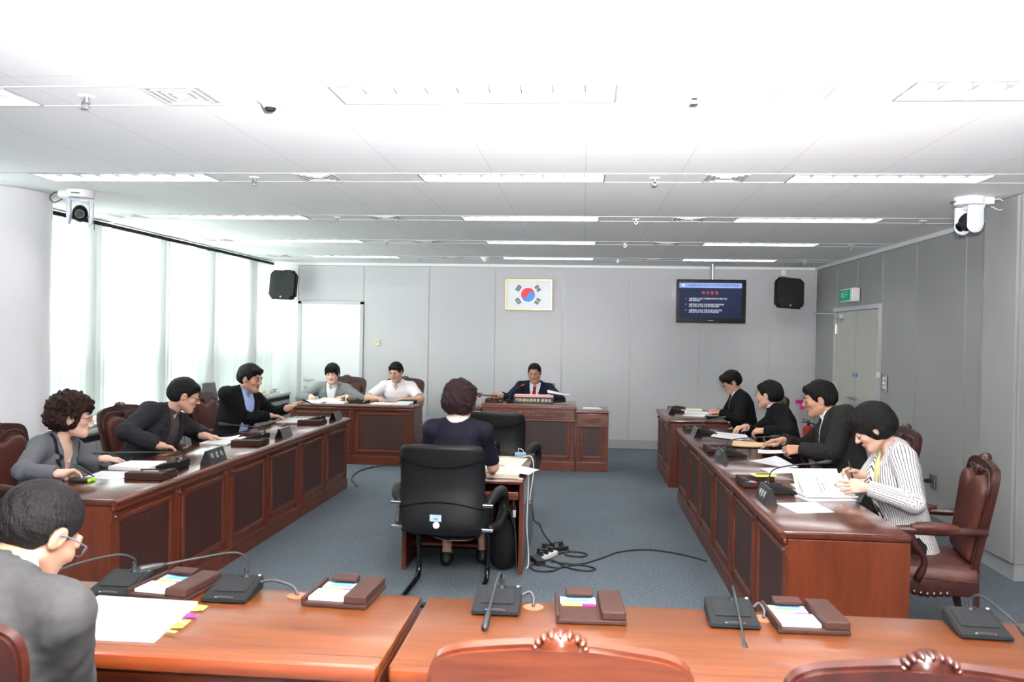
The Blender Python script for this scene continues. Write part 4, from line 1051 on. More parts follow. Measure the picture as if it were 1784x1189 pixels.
        d = smin(d, cap(p, (0, .090, .012), (0, .108, -.019), .0075, .0105), .009)
        d = smin(d, ell(p, (0, .0885, -.0485), (.023, .0115, .0055)), .004)
        d = smin(d, ell(p, (0, .0865, -.0585), (.019, .0115, .0065)), .004)
        d = smax(d, -ell(p, (0, .1025, -.0535), (.020, .008, .0016)), .002)
        return d*s.hs
    def neckf(s, P, inf=0):
        nr = (.055 if not s.female else .046)
        return cap(P, s.head+s.Hd@A(0, -.022, -.055)*s.hs, s.neck+s.T@A(0, -.008, -.02), nr+inf, nr+.008+inf)
    def bodyf(s, P):
        d = smin(s.torso(P, -.012), s.trap(P, -.012), .03); d = smin(d, s.arms(P), .02)
        for q in 'RL':
            hp, kn, an, lf = s.leg[q]; d = smin(d, cap(P, hp, kn, .078, .052), .02); d = np.minimum(d, cap(P, kn, an, .050, .032)); d = smin(d, cap(P, an, an+lf@A(0, .13, -.05), .032, .024), .02)
            w_ = s.arm[q]['w'].astype(np.float32); i = np.where(((P-w_)**2).sum(1) < .26**2)[0]
            if len(i): d[i] = smin(d[i], s.hand(P[i], q), .010)
        c = s.head.astype(np.float32); i = np.where(((P-c)**2).sum(1) < .30**2)[0]
        if len(i): d[i] = smin(d[i], smin(s.face(P[i]), s.neckf(P[i]), .018), .02)
        return d
    def bodycol(s, V):
        c = np.tile(s.skin, (len(V), 1)); p = ((V-s.head)@s.Hd)/s.hs
        lip = (np.abs(p[:, 0]/.024)**2+((p[:, 2]+.053)/.0115)**2 < 1) & (p[:, 1] > .085); c[lip] = s.skin*np.array([.88, .62, .60]) if not s.female else np.array([.56, .19, .19])
        ck = np.exp(-(((np.abs(p[:, 0])-.045)/.02)**2+((p[:, 2]+.02)/.02)**2)); ck[p[:, 1] < .03] = 0; c = c*(1-ck[:, None]*np.array([.0, .13, .13]))
        sc = (p[:, 2] > .035) & (p[:, 1] < .07) | ((p[:, 1] < -.04) & (p[:, 2] > -.02)); c[sc] = c[sc]*.55
        return c
    def body(s):
        pts = [l for q in 'RL' for l in s.leg[q][:3]]; P = np.stack(pts); lo = np.minimum(s.lo, P.min(0)-.2); hi = np.maximum(s.hi, P.max(0)+.2); lo[2] = 0.0
        lo = np.maximum(lo, [-99, -99, .02]); s.flo, s.fhi = lo, hi
        sdf_obj('body', s.bodyf, lo, hi, s.h, skin_m, s.root, col=s.bodycol); return s
    def trousers(s, m, skirt=False):
        def f(P):
            d = s.torso(P, .004, -.26, .12)
            for q in 'RL':
                hp, kn, an, lf = s.leg[q]; k2 = an if not skirt else kn*.85+an*.15
                d = smin(d, cap(P, hp, kn, .092, .068), .03); d = smin(d, cap(P, kn, k2, .066, .052), .02)
            if skirt: d = smin(d, cap(P, (s.leg['R'][0]+s.leg['L'][0])/2, (s.leg['R'][1]+s.leg['L'][1])/2, .10, .07), .05)
            return d+wob(P, 40, .0018, 3)
        sdf_obj('trousers' if not skirt else 'skirt', f, s.flo, np.array([s.fhi[0], s.fhi[1], s.hip[2]+.3]), .009, m, s.root)
        for q in 'RL':
            hp, kn, an, lf = s.leg[q]; a0 = an+lf@A(0, -.03, -.055); a1 = an+lf@A(0, .15, -.068)
            sdf_obj('shoe', lambda P: smax(smin(cap(P, a0, a1, .040, .034), cap(P, an+lf@A(0, -.01, -.02), an+lf@A(0, .05, -.05), .038, .03), .03), .004-P[:, 2], .004), np.minimum(a0, a1)-.08, np.maximum(a0, a1)+.1, .006, black, s.root)
        return s
    def vneck(s, P, top_w, bottom_t, bottom_w=0., yv=0.0):
        q = s.tl(P); t = q[:, 2]/s.TL; wv = np.interp(t, [bottom_t-.02, bottom_t, 1.0, 1.2], [-.03 if bottom_w == 0 else bottom_w, bottom_w, top_w, top_w*1.15]); return q, t, wv
    def garment(s, name, m, inf, sleeve, neckw=None, bt=.35, bw=0., lapel=0., zlo=-.28, wr=.0025, collar=0., h=None, col=None, st=None, seed=1, zhi=1.02, armk=.035):
        def f(P):
            d = smin(s.torso(P, inf, zlo, zhi), s.trap(P, inf), .03); da = s.arms(P, inf, sleeve)
            if neckw is None: d = smin(d, da, armk)
            if collar:
                n = s.neckf(P, inf*.8+.013); q = s.tl(P); n = smax(n, q[:, 2]-(s.TL+collar), .004); n = smax(n, s.TL*.9-q[:, 2], .004); d = smin(d, n, .008)
            if neckw is not None:
                q, t, wv = s.vneck(P, neckw, bt, bw); e = np.abs(q[:, 0])-wv
                if lapel:
                    lw = np.interp(t, [bt, bt+.12, .78, .80, .84, .86, 1.02], [.0, .5, 1, .45, .45, .9, .7])*lapel; on = (e < lw) & (q[:, 1] > 0) & (t > bt); d = d-on*.0055
                d = smax(d, -np.maximum(e, -q[:, 1]+.0), .004)
                d = smin(d, da, armk)
            d = d+wob(P, 28, wr, seed)+wob(P, 75, wr*.4, seed+1)
            if sleeve > .5:
                for z in 'RL':
                    e_ = s.arm[z]['e'].astype(np.float32); ax = (nrm(s.arm[z]['w']-s.sh[z])).astype(np.float32); g = np.exp(-((P-e_)**2).sum(1)/.085**2); sf = np.exp(-((P-s.sh[z].astype(np.float32))**2).sum(1)/.10**2)
                    d = d+g*np.sin((P-e_)@ax*120+wob(P, 20, 1.2, 9))*.0035+sf*np.sin((P-e_)@ax*75+wob(P, 16, 1.5, 5))*.0022
            return d
        return sdf_obj(name, f, s.lo, s.hi, h or s.hb, m, s.root, col=col, st=st)
    def shirt(s, m, sleeve=.96, collar=.035, front=.035, name='shirt', inf=.002, neckw=.03, bt=.93, zlo=-.25, **k):
        return s.garment(name, m, inf, sleeve, neckw=neckw, bt=bt, wr=.001, collar=collar, zlo=zlo, zhi=1.03, **k)
    def jacket(s, m, neckw=.075, bt=.35, bw=0., lapel=.055, inf=.016, sleeve=.93, name='jacket', **k):
        return s.garment(name, m, inf, sleeve, neckw=neckw, bt=bt, bw=bw, lapel=lapel, collar=k.pop('collar', .012), **k)
    def collar(s, m, up=.030):
        """turned-down collar points"""
        def f(P):
            q = s.tl(P); n = s.neckf(P, .0175); n = smax(n, q[:, 2]-(s.TL+up), .003); n = smax(n, s.TL-.035-q[:, 2], .003); e = np.abs(q[:, 0])-np.interp(q[:, 2], [s.TL-.04, s.TL+.03], [.035, .010])
            return smax(n, -np.maximum(e, -q[:, 1]), .003)
        sdf_obj('collar', f, s.neck-.14, s.neck+.14, .0045, m, s.root); return s
    def tie(s, m):
        def f(P):
            q = s.tl(P); t = q[:, 2]/s.TL; wd = np.interp(t, [.25, .9, .93, .985], [.040, .022, .018, .024]); d = s.torso(P, .009, -.1, 1.05); d = np.minimum(d, s.neckf(P, .019))
            return smax(smax(d, np.abs(q[:, 0])-wd, .003), np.maximum(np.maximum(-q[:, 1], (t-.985)*s.TL), (.22-t)*s.TL), .003)
        sdf_obj('necktie', f, s.lo, s.hi, .0045, m, s.root); return s
    # ---- head details
    def hp(s, *v): return s.head+s.Hd@(np.array(v, float)*s.hs)-np.array(s.root.location)
    def eyes(s, closed=False, brow=hair_b):
        for sg in (-1, 1):
            if not closed:
                bm = bmesh.new(); M3 = Matrix(s.Hd.tolist()); bm_sph(bm, s.hp(sg*.031, .0850, .0075), [x*s.hs for x in (.0115, .0075, .0042)], 14, M3); link('eye', bm, mat('eye_white', (.55, .5, .47), .3), s.root, smooth=True)
                bm = bmesh.new(); bm_sph(bm, s.hp(sg*.031, .0895, .0070), [x*s.hs for x in (.0046, .004, .0042)], 10, M3); link('iris', bm, lens, s.root, smooth=True)
            z = .0115 if not closed else .002
            bm = bmesh.new(); bm_tube(bm, [s.hp(sg*x, y, zz) for x, y, zz in ((.018, .0895, z-.004), (.026, .0935, z+.0005), (.035, .0925, z+.0005), (.045, .085, z-.002))], .0014*s.hs, 5, 3); link('eyelash', bm, ink, s.root, smooth=True)
            bm = bmesh.new(); bm_tube(bm, [s.hp(sg*x, y, zz) for x, y, zz in ((.013, .0925, .0255), (.024, .0935, .0295), (.036, .089, .0305), (.049, .077, .026))], .0028*s.hs, 5, 3, radii=[.003*s.hs, .0034*s.hs, .003*s.hs, .0012*s.hs]); link('eyebrow', bm, brow, s.root, smooth=True)
        return s
    def glasses(s, m, w_=.021, hh=.015, drop=.0):
        g = []
        bm = bmesh.new()
        for sg in (-1, 1):
            bm_tube(bm, [s.hp(sg*.033+w_*math.copysign(abs(math.cos(a))**.8, math.cos(a)), .106-.010*abs(math.cos(a))*(1 if math.cos(a)*sg > 0 else .2), .004-drop+hh*math.copysign(abs(math.sin(a))**.7, math.sin(a))) for a in [2*PI*k/20 for k in range(20)]], .0016*s.hs, 5, closed=True)
            bm_tube(bm, [s.hp(sg*.054, .097, .009-drop), s.hp(sg*.078, .075, .010-drop), s.hp(sg*.083, .02, .008), s.hp(sg*.084, -.012, .0)], .0017*s.hs, 5, 3)
        bm_tube(bm, [s.hp(-.012, .106, .008-drop), s.hp(0, .110, .011-drop), s.hp(.012, .106, .008-drop)], .0015*s.hs, 5, 2)
        go = link('glasses', bm, m, s.root, smooth=True)
        for sg in (-1, 1):
            bm = bmesh.new(); M4 = Matrix(s.Hd.tolist()); bm_sph(bm, s.hp(sg*.033, .1035, .004-drop), [x*s.hs for x in (w_, .0008, hh)], 16, M4); link('lens', bm, specg, go, smooth=True)
        return s
    def hair(s, m, style='short', h=.0042, seed=0, **k):
        front, side, back, vol = k.get('front', .055), k.get('side', -.005)-(0 if k.get('cover') else .018), k.get('back', -.055)-(0 if k.get('cover') else .018), k.get('vol', .0); amp, freq = k.get('amp', .0022), k.get('freq', 90); cover = k.get('cover', 0)
        fringe = k.get('fringe', 0); recede = k.get('recede', 0); part = k.get('part', 0)
        def f(P):
            p = ((P-s.head.astype(np.float32))@s.Hd.astype(np.float32))/s.hs
            d = ell(p, (0, -.017, .030+vol*.4), (.083+vol, .101+vol, .091+vol))
            d = smin(d, ell(p, (0, -.045, -.01), (.074+vol*1.0, .066+vol, .060)), .03)
            if cover: d = smin(d, ell(p, (0, -.018, -.02), (.083+vol, .078+vol, .062+cover)), .03)
            if fringe: d = smin(d, cap(p, (-.042+part, .058, .066+vol), (.042+part, .061, .068+vol), .022+fringe, .024+fringe), .02)
            # lower boundary depends on how far forward a point lies
            low = np.interp(p[:, 1], [-.09, -.03, -.012, .022, .030, .058, .075, .12], [back, back+.004 if not cover else back, side if not cover else back+.01, side if not cover else side-.01, side+.006, front-.012, front, front])
            low = low+.006*np.sin(p[:, 0]*130+seed)*(p[:, 1] > .04)*(1 if fringe or cover else .4)
            if recede: low = low+recede*np.clip((np.abs(p[:, 0])-.012)/.03, 0, 1)*(p[:, 1] > .045)*(np.abs(p[:, 0]) < .062)
            d = d+k.get('taper', .015)*np.exp(-np.clip(p[:, 2]-low, 0, 1)/.016)*(1 if not (fringe > .007) else (p[:, 1] < .045))
            d = smax(d, low-p[:, 2], .006)
            if not cover or k.get('ear'): 
                for sg in (-1, 1): z_ = k['ear'] if k.get('ear') and k['ear'] is not True else 1; d = smax(d, -ell(p, (sg*.092, .004 if z_ < 1 else -.001, -.006-.012*(1-z_)), (.034, .026*z_, .032*z_)), .005)
            cu = k.get('curl', 0)
            if cu: d = d-cu*np.sin(p[:, 0]*95+2*np.sin(p[:, 2]*50))*np.sin(p[:, 1]*90+2*np.sin(p[:, 0]*47))*np.sin(p[:, 2]*95+2*np.sin(p[:, 1]*52))
            st = np.sin(np.arctan2(p[:, 0], p[:, 2]+.03)*47+p[:, 1]*60+seed)*min(amp, .002)*.35
            return (d+wob(p, freq, amp, seed)+st)*s.hs
        r = .165*s.hs+vol
        sdf_obj('hair', f, s.head-r, s.head+r, h, m, s.root)
        return s

navy = cloth('navy_suit_cloth', (.010, .013, .028)); blackc = cloth('black_suit_cloth', (.006, .0062, .0075)); charc = cloth('charcoal_cloth', (.020, .020, .024)); greyj = cloth('grey_suit_cloth', (.21, .215, .225)); greyk = cloth('mid_grey_suit_cloth', (.046, .045, .045))
whites = cloth('white_shirt_cloth', (.80, .80, .84), var=.02); pinks = cloth('pale_pink_shirt_cloth', (.80, .74, .77), var=.02); blues = cloth('light_blue_shirt_cloth', (.36, .48, .80), var=.04); taupe = cloth('taupe_shirt_cloth', (.075, .058, .062)); yell = cloth('yellow_top_cloth', (.86, .84, .40), var=.03)
navyk = cloth('navy_knit', (.016, .014, .034), var=.2); redt = cloth('dark_red_tie', (.25, .012, .02)); purt = cloth('purple_tie', (.22, .03, .13))
stripe_d = striped('pinstripe_cloth', (.012, .0115, .012), (.040, .036, .034), 85, .16); stripe_w = striped('striped_white_cloth', (.74, .72, .72), (.055, .05, .065), 62, .26)
darktr = cloth('dark_trouser_cloth', (.012, .012, .014))
def stripe_fn(p):
    def st(V):
        q = p.tl(V); s_ = np.arctan2(q[:, 0]/.18, q[:, 1]/.12)*.165; d0 = np.abs(p.torso(V, .016))
        for k in 'RL':
            a = p.arm[k]; sh, el, wr = p.sh[k], a['e'], a['w']
            for (x, y) in ((sh, el), (el, wr)):
                ax = nrm(y-x); u = nrm(np.cross(ax, (.1, .2, 1.)) if abs(ax[2]) < .9 else np.cross(ax, (1, 0, 0))); v = np.cross(ax, u); r = V-x; d = np.abs(cap(V, x, y, .066, .056)); sel = (d < d0-.004)
                ang = np.arctan2(r@v, r@u)*.062; s_ = np.where(sel, ang, s_); d0 = np.where(sel, d, d0)
        return s_+2
    return st
SK = (.60, .35, .245); SKL = (.68, .44, .335); SKD = (.47, .245, .155)

# 1 woman with curly hair, left row
p = Person('woman with curly dark hair and red glasses, grey jacket with black trim, writing', (-3.50, 5.03, .48), (-3.36, 5.125, .945), (-3.30, 5.150, 1.085), -2, 28, 4,
    R=dict(w=(-3.05, 4.66, .812), pole=(-.3, -.9, -.35), d=(.25, .95, -.05), pn=(.5, -.1, -.8), curl=(.6, .5, .3), thumb=.6), L=dict(w=(-3.13, 5.25, .81), pole=(-.2, .8, -.6), d=(.35, .9, -.12), pn=(0, 0, -1), curl=(.35, .35, .3)), female=True, sw=.165, skin=SKL, hs=1.12, h=.004, hb=.0055, shz={'R': (0, 0, -.01)}).body()
def trimcol(p, lapel=.052, bt=.45, neckw=.085):
    def c(V):
        q, t, wv = p.vneck(V, neckw, bt, 0); e = np.abs(q[:, 0])-wv; lw = np.interp(t, [bt, bt+.12, .78, .80, .84, .86, 1.02], [.0, .5, 1, .45, .45, .9, .7])*lapel
        base = np.tile([.105, .108, .122], (len(V), 1)); on = (q[:, 1] > 0) & (t > bt-.05) & (((np.abs(e-lw) < .012)) ); base[on] = (.008, .008, .010)
        low = (q[:, 1] > 0) & (t <= bt-.02) & (np.abs(q[:, 0]) < .007); base[low] = (.008, .008, .01); return base
    return c
p.trousers(darktr); p.jacket(colcloth, neckw=.085, bt=.45, lapel=.052, inf=.014, sleeve=.90, col=trimcol(p)); p.eyes().glasses(mat('red_brown_frame', (.30, .045, .02), .3))
p.hair(hair_br, vol=.030, cover=.012, back=-.082, side=-.05, front=.047, amp=.004, freq=90, fringe=.006, curl=.012, h=.004, ear=True)
bm = bmesh.new(); bm_tube(bm, [Vector(p.neck+p.T@np.array(q)-np.array(p.root.location)) for q in ((-.045, .035, .0), (-.035, .085, -.05), (0, .108, -.10), (.035, .085, -.05), (.045, .035, .0))], .0012, 5, 5); bm_sph(bm, Vector(p.neck+p.T@A(0, .112, -.108)-np.array(p.root.location)), .009, 10); link('necklace', bm, silverink, p.root)

# 2 man in charcoal jacket, left row
p = Person('man in open charcoal jacket and glasses leaning over the left row, head turned right', (-3.50, 6.22, .50), (-3.27, 6.36, 1.015), (-3.16, 6.40, 1.145), -8, 27, 20,
    R=dict(w=(-3.14, 5.98, .80), pole=(-.75, -.6, .2), d=(.6, .75, -.2), curl=(.5, .5, .3)), L=dict(w=(-3.08, 6.60, .80), pole=(-.2, .9, -.2), d=(.9, .3, -.1)), skin=SK, hs=1.12, hb=.006, sw=.20).body()
p.trousers(darktr); p.shirt(taupe); p.collar(taupe); p.jacket(charc, neckw=.075, bt=.15, bw=.035, inf=.018, wr=.004); p.eyes().glasses(black); p.hair(hair_b, front=.050, side=-.004, back=-.075, vol=.006, fringe=.002, amp=.003)

# 3 man in black jacket and blue shirt
p = Person('man in black jacket and light blue shirt at the left row, one hand raised', (-3.48, 7.96, .50), (-3.36, 8.03, 1.06), (-3.28, 8.02, 1.195), -22, -12, 12,
    R=dict(w=(-3.14, 8.16, .815), pole=(-.4, -.6, -.6), d=(.75, .65, -.06), curl=(.25, .2, .2), spread=.03), L=dict(w=(-3.00, 8.32, .885), pole=(-.1, .8, -.5), d=(.80, .25, .38), pn=(.3, -.2, -.9), curl=(.1, .12, .1), spread=.06), skin=(.58, .32, .22), hs=1.13, hb=.006, sw=.20).body()
p.trousers(darktr); p.shirt(blues); p.collar(blues); p.jacket(blackc, neckw=.085, bt=.10, bw=.045, inf=.018, wr=.003); p.eyes(); p.hair(hair_b, front=.050, side=-.004, back=-.06, vol=.010, fringe=.005, amp=.003)

# 4 young man in grey jacket, back left
p = Person('young man in light grey jacket writing at the back left desk', (-3.42, 11.36, .48), (-3.40, 11.15, .945), (-3.375, 11.03, 1.100), 270, 276, 12,
    R=dict(w=(-3.60, 10.86, .80), pole=(-.9, .2, -.3), d=(.25, -.9, -.1), pn=(.4, 0, -.9), curl=(.6, .5, .3), thumb=.6), L=dict(w=(-3.16, 10.90, .80), pole=(.9, .3, -.3), d=(-.5, -.8, 0)), skin=SKL, hs=1.08, hb=.007, sw=.185).body()
p.trousers(darktr); p.shirt(whites); p.collar(whites); p.jacket(greyj, neckw=.075, bt=.40, inf=.016); p.eyes(); p.hair(hair_b, front=.036, side=-.012, back=-.06, vol=.014, fringe=.010, amp=.003)

# 5 man in white short sleeved shirt
p = Person('man in white short sleeved shirt at the back left desk', (-2.51, 11.40, .50), (-2.51, 11.18, .985), (-2.510, 11.08, 1.145), 270, 258, 20,
    R=dict(w=(-2.66, 10.86, .79), pole=(-.9, .3, -.2), d=(.4, -.9, 0)), L=dict(w=(-2.36, 10.86, .79), pole=(.9, .3, -.2), d=(-.4, -.9, 0)), skin=(.55, .32, .22), hs=1.08, hb=.007, sw=.19).body()
p.trousers(darktr); p.shirt(pinks, sleeve=-.80, inf=.012, neckw=.045, bt=.90); p.collar(pinks); p.eyes(); p.hair(hair_b, front=.055, side=.0, back=-.05, vol=.004, fringe=.002)
bm = bmesh.new(); bm_box(bm, (0, 0, 0), (.010, .005, .30), Matrix(p.T.tolist())); o = link('button_placket', bm, whites, p.root); o.location = Vector(p.hip+p.T@A(0, .138, .27)-np.array(p.root.location))

# 6 presiding man
p = Person('presiding man in navy suit and dark red tie reaching out with a gavel', (-.66, 11.50, .50), (-.63, 11.30, 1.005), (-.640, 11.215, 1.165), 268, 264, 14, 3,
    R=dict(w=(-1.07, 10.88, .88), pole=(-.2, .3, -1), d=(-.75, -.35, -.02), pn=(-.3, .8, -.3), curl=(1.2, 1.3, .8), thumb=.9), L=dict(w=(-.45, 10.90, .87), pole=(.9, .3, -.4), d=(-.3, -.9, -.1)), skin=SKD, hs=1.08, hb=.007, sw=.19).body()
GAV = p
p.trousers(darktr); p.shirt(whites, sleeve=1.0); p.collar(whites); p.tie(redt); p.jacket(navy, neckw=.072, bt=.40, sleeve=.86, inf=.016); p.eyes(closed=True); p.hair(hair_b, front=.066, side=-.004, back=-.055, vol=.001, recede=.012)

# 7 woman from behind in the middle
p = Person('woman in navy short sleeved top seen from behind at the centre table', (-.82, 5.46, .50), (-.805, 5.42, 1.095), (-.800, 5.445, 1.225), 90, 72, 10,
    R=dict(w=(-.62, 5.83, .71), pole=(.35, -.7, -.6), d=(-.2, 1, 0)), L=dict(w=(-1.02, 5.83, .71), pole=(-.35, -.7, -.6), d=(.2, 1, 0)), female=True, skin=(.60, .36, .27), hs=1.10, h=.0045, hb=.0055, sw=.175, knees={'R': (-.70, 5.88, .50), 'L': (-.94, 5.88, .50), 'aR': (-.70, 6.05, .10), 'aL': (-.95, 5.95, .10)}).body()
def knitcol(p):
    def c(V):
        q = p.tl(V); b = np.tile([.0075, .0062, .015], (len(V), 1)); z = q[:, 2]-p.TL; n = p.neckf(V, .02) < .006
        b[n & (z > .0)] = (.75, .62, .58); b[n & (z > .006) & (z < .013)] = (.01, .01, .014); return b
    return c
p.trousers(cloth('black_skirt_cloth', (.012, .011, .013)), skirt=True); p.garment('top', colcloth, .006, -.86, neckw=None, collar=.034, wr=.0018, col=knitcol(p)); p.eyes()
p.hair(hair_p, vol=.016, cover=.018, back=-.088, side=-.06, front=.045, amp=.004, freq=60, h=.004, ear=True, fringe=.004, curl=.005)

# 8 man at back right desk
p = Person('man with glasses in black suit and purple tie at the back right desk', (1.99, 10.15, .50), (1.87, 10.20, 1.005), (1.790, 10.21, 1.150), 183, 189, 26,
    L=dict(w=(1.62, 9.98, .80), pole=(.3, -.7, -.6), d=(-.9, .1, -.05), curl=(.5, .4, .3)), R=dict(w=(1.63, 10.26, .80), pole=(.3, .7, -.6), d=(-.9, -.5, -.05), curl=(.6, .5, .3), thumb=.6), skin=(.52, .31, .21), hs=1.10, hb=.007, sw=.185).body()
p.trousers(darktr); p.shirt(whites, collar=.045); p.collar(whites); p.tie(purt); p.jacket(blackc, neckw=.075, bt=.35); p.eyes(closed=True).glasses(mat('thin_grey_frame', (.12, .12, .12), .3, metal=.6)); p.hair(hair_b, front=.036, side=-.010, back=-.06, vol=.010, fringe=.010, amp=.003)

# 9 man looking away, right row
p = Person('man in black jacket at the right row with head turned away, holding a blue pen', (2.00, 8.12, .50), (1.88, 8.26, 1.000), (1.805, 8.235, 1.135), 168, 146, 6,
    L=dict(w=(1.72, 8.00, .815), pole=(.2, -.8, -.5), d=(-.8, .5, -.1), pn=(.1, .5, -.8), curl=(.7, .6, .4), thumb=.5), R=dict(w=(1.60, 8.30, .815), pole=(.2, .8, -.5), d=(-.75, -.5, -.02), curl=(.5, .45, .3), thumb=.6, spread=.03), skin=SK, hs=1.12, hb=.006, sw=.195).body()
p.trousers(darktr); p.shirt(whites, collar=.045); p.collar(whites); p.jacket(blackc, neckw=.07, bt=.3, inf=.018); p.eyes(); p.hair(hair_b, front=.040, side=.004, back=-.065, vol=.009, fringe=.004, amp=.003, h=.004); P9 = p

# 10 man in pinstripes
p = Person('man in dark pinstriped suit handling an envelope at the right row', (2.05, 6.42, .50), (1.94, 6.63, 1.085), (1.850, 6.69, 1.215), 180, 171, 14,
    L=dict(w=(1.66, 6.47, .845), pole=(.5, -.7, -.3), d=(-.95, .25, -.1), pn=(-.1, .8, -.5), curl=(.8, .7, .5), thumb=.7), R=dict(w=(1.62, 6.88, .862), pole=(.2, .7, -.5), d=(-.95, -.12, -.05), curl=(.35, .35, .2), thumb=.9), skin=SKD, hs=1.13, hb=.0055, h=.004, sw=.21, shz={'L': (.0, -.03, .01)}).body()
p.trousers(darktr); p.shirt(whites, collar=.045); p.collar(whites); p.jacket(stripe_d, neckw=.07, bt=.3, inf=.022, sleeve=.95, wr=.0035, st=stripe_fn(p)); p.eyes(closed=True); p.hair(hair_b, front=.050, side=-.002, back=-.06, vol=.009, fringe=.006, amp=.004, h=.004, part=.01)
a = p.arm['L']; bm = bmesh.new(); M4 = Matrix(a['M'].tolist()); P_ = []
for k in range(16):
    t_ = 2*PI*k/16; P_.append(Vector(a['w']-np.array(p.root.location))+M4 @ Vector((.036*math.cos(t_), -.012, .031*math.sin(t_))))
for q in P_: bm_sph(bm, q, .0075, 8)
link('bead_bracelet', bm, mat('amber_bead', (.35, .07, .02), .2), p.root, smooth=True)

# 11 woman in striped jacket
p = Person('woman with black bob in striped white jacket and yellow top reading a booklet', (1.95, 5.10, .49), (1.865, 5.18, 1.030), (1.760, 5.195, 1.150), 178, 168, 34,
    L=dict(w=(1.64, 4.93, .835), pole=(.5, -.6, -.5), d=(-.95, .15, .0), pn=(-.1, .9, -.3), curl=(.45, .4, .3), thumb=.3), R=dict(w=(1.67, 5.16, .875), pole=(.3, .8, -.4), d=(-.92, -.1, .15), pn=(-.1, -.8, -.5), curl=(.7, .6, .4), thumb=.7), female=True, skin=(.66, .41, .31), hs=1.12, hb=.0055, h=.004, sw=.168).body()
p.trousers(darktr); p.garment('top', yell, .004, -.4, neckw=.07, bt=.80, wr=.0012); p.jacket(stripe_w, neckw=.085, bt=.20, bw=.03, inf=.018, sleeve=.95, wr=.0028, lapel=.06, st=stripe_fn(p)); p.eyes(closed=True); p.hair(hair_b, vol=.017, cover=.012, back=-.088, side=-.045, front=.024, amp=.0022, freq=80, h=.004, fringe=.012, ear=.6); P11 = p
bm = bmesh.new(); bm_sph(bm, Vector(p.hip+p.T@A(-.075, .135, .36)-np.array(p.root.location)), (.009, .009, .009), 8); link('lapel_pin', bm, gold, p.root, smooth=True)

# 12 foreground man from behind
p = Person('man in grey suit and glasses seen from behind in the bottom left corner', (-1.58, 1.90, .48), (-1.520, 2.035, 1.022), (-1.490, 2.185, 1.105), 84, 68, 36,
    R=dict(w=(-1.50, 2.36, .80), pole=(.35, -.6, -1), d=(-.6, .8, -.1)), L=dict(w=(-1.78, 2.42, .82), pole=(-.9, -.4, -.4), d=(.4, .9, -.1)), skin=(.34, .18, .115), hs=1.14, hb=.0055, h=.004, sw=.22).body()
p.trousers(darktr); p.shirt(whites, collar=.07); p.collar(whites, up=.065); p.jacket(greyk, neckw=.07, bt=.35, inf=.020, collar=.006); p.eyes(closed=True).glasses(mat('blue_grey_frame', (.08, .12, .2), .3)); p.hair(hair_b, front=.060, side=.0, back=-.055, vol=.003, recede=.01, h=.0035)

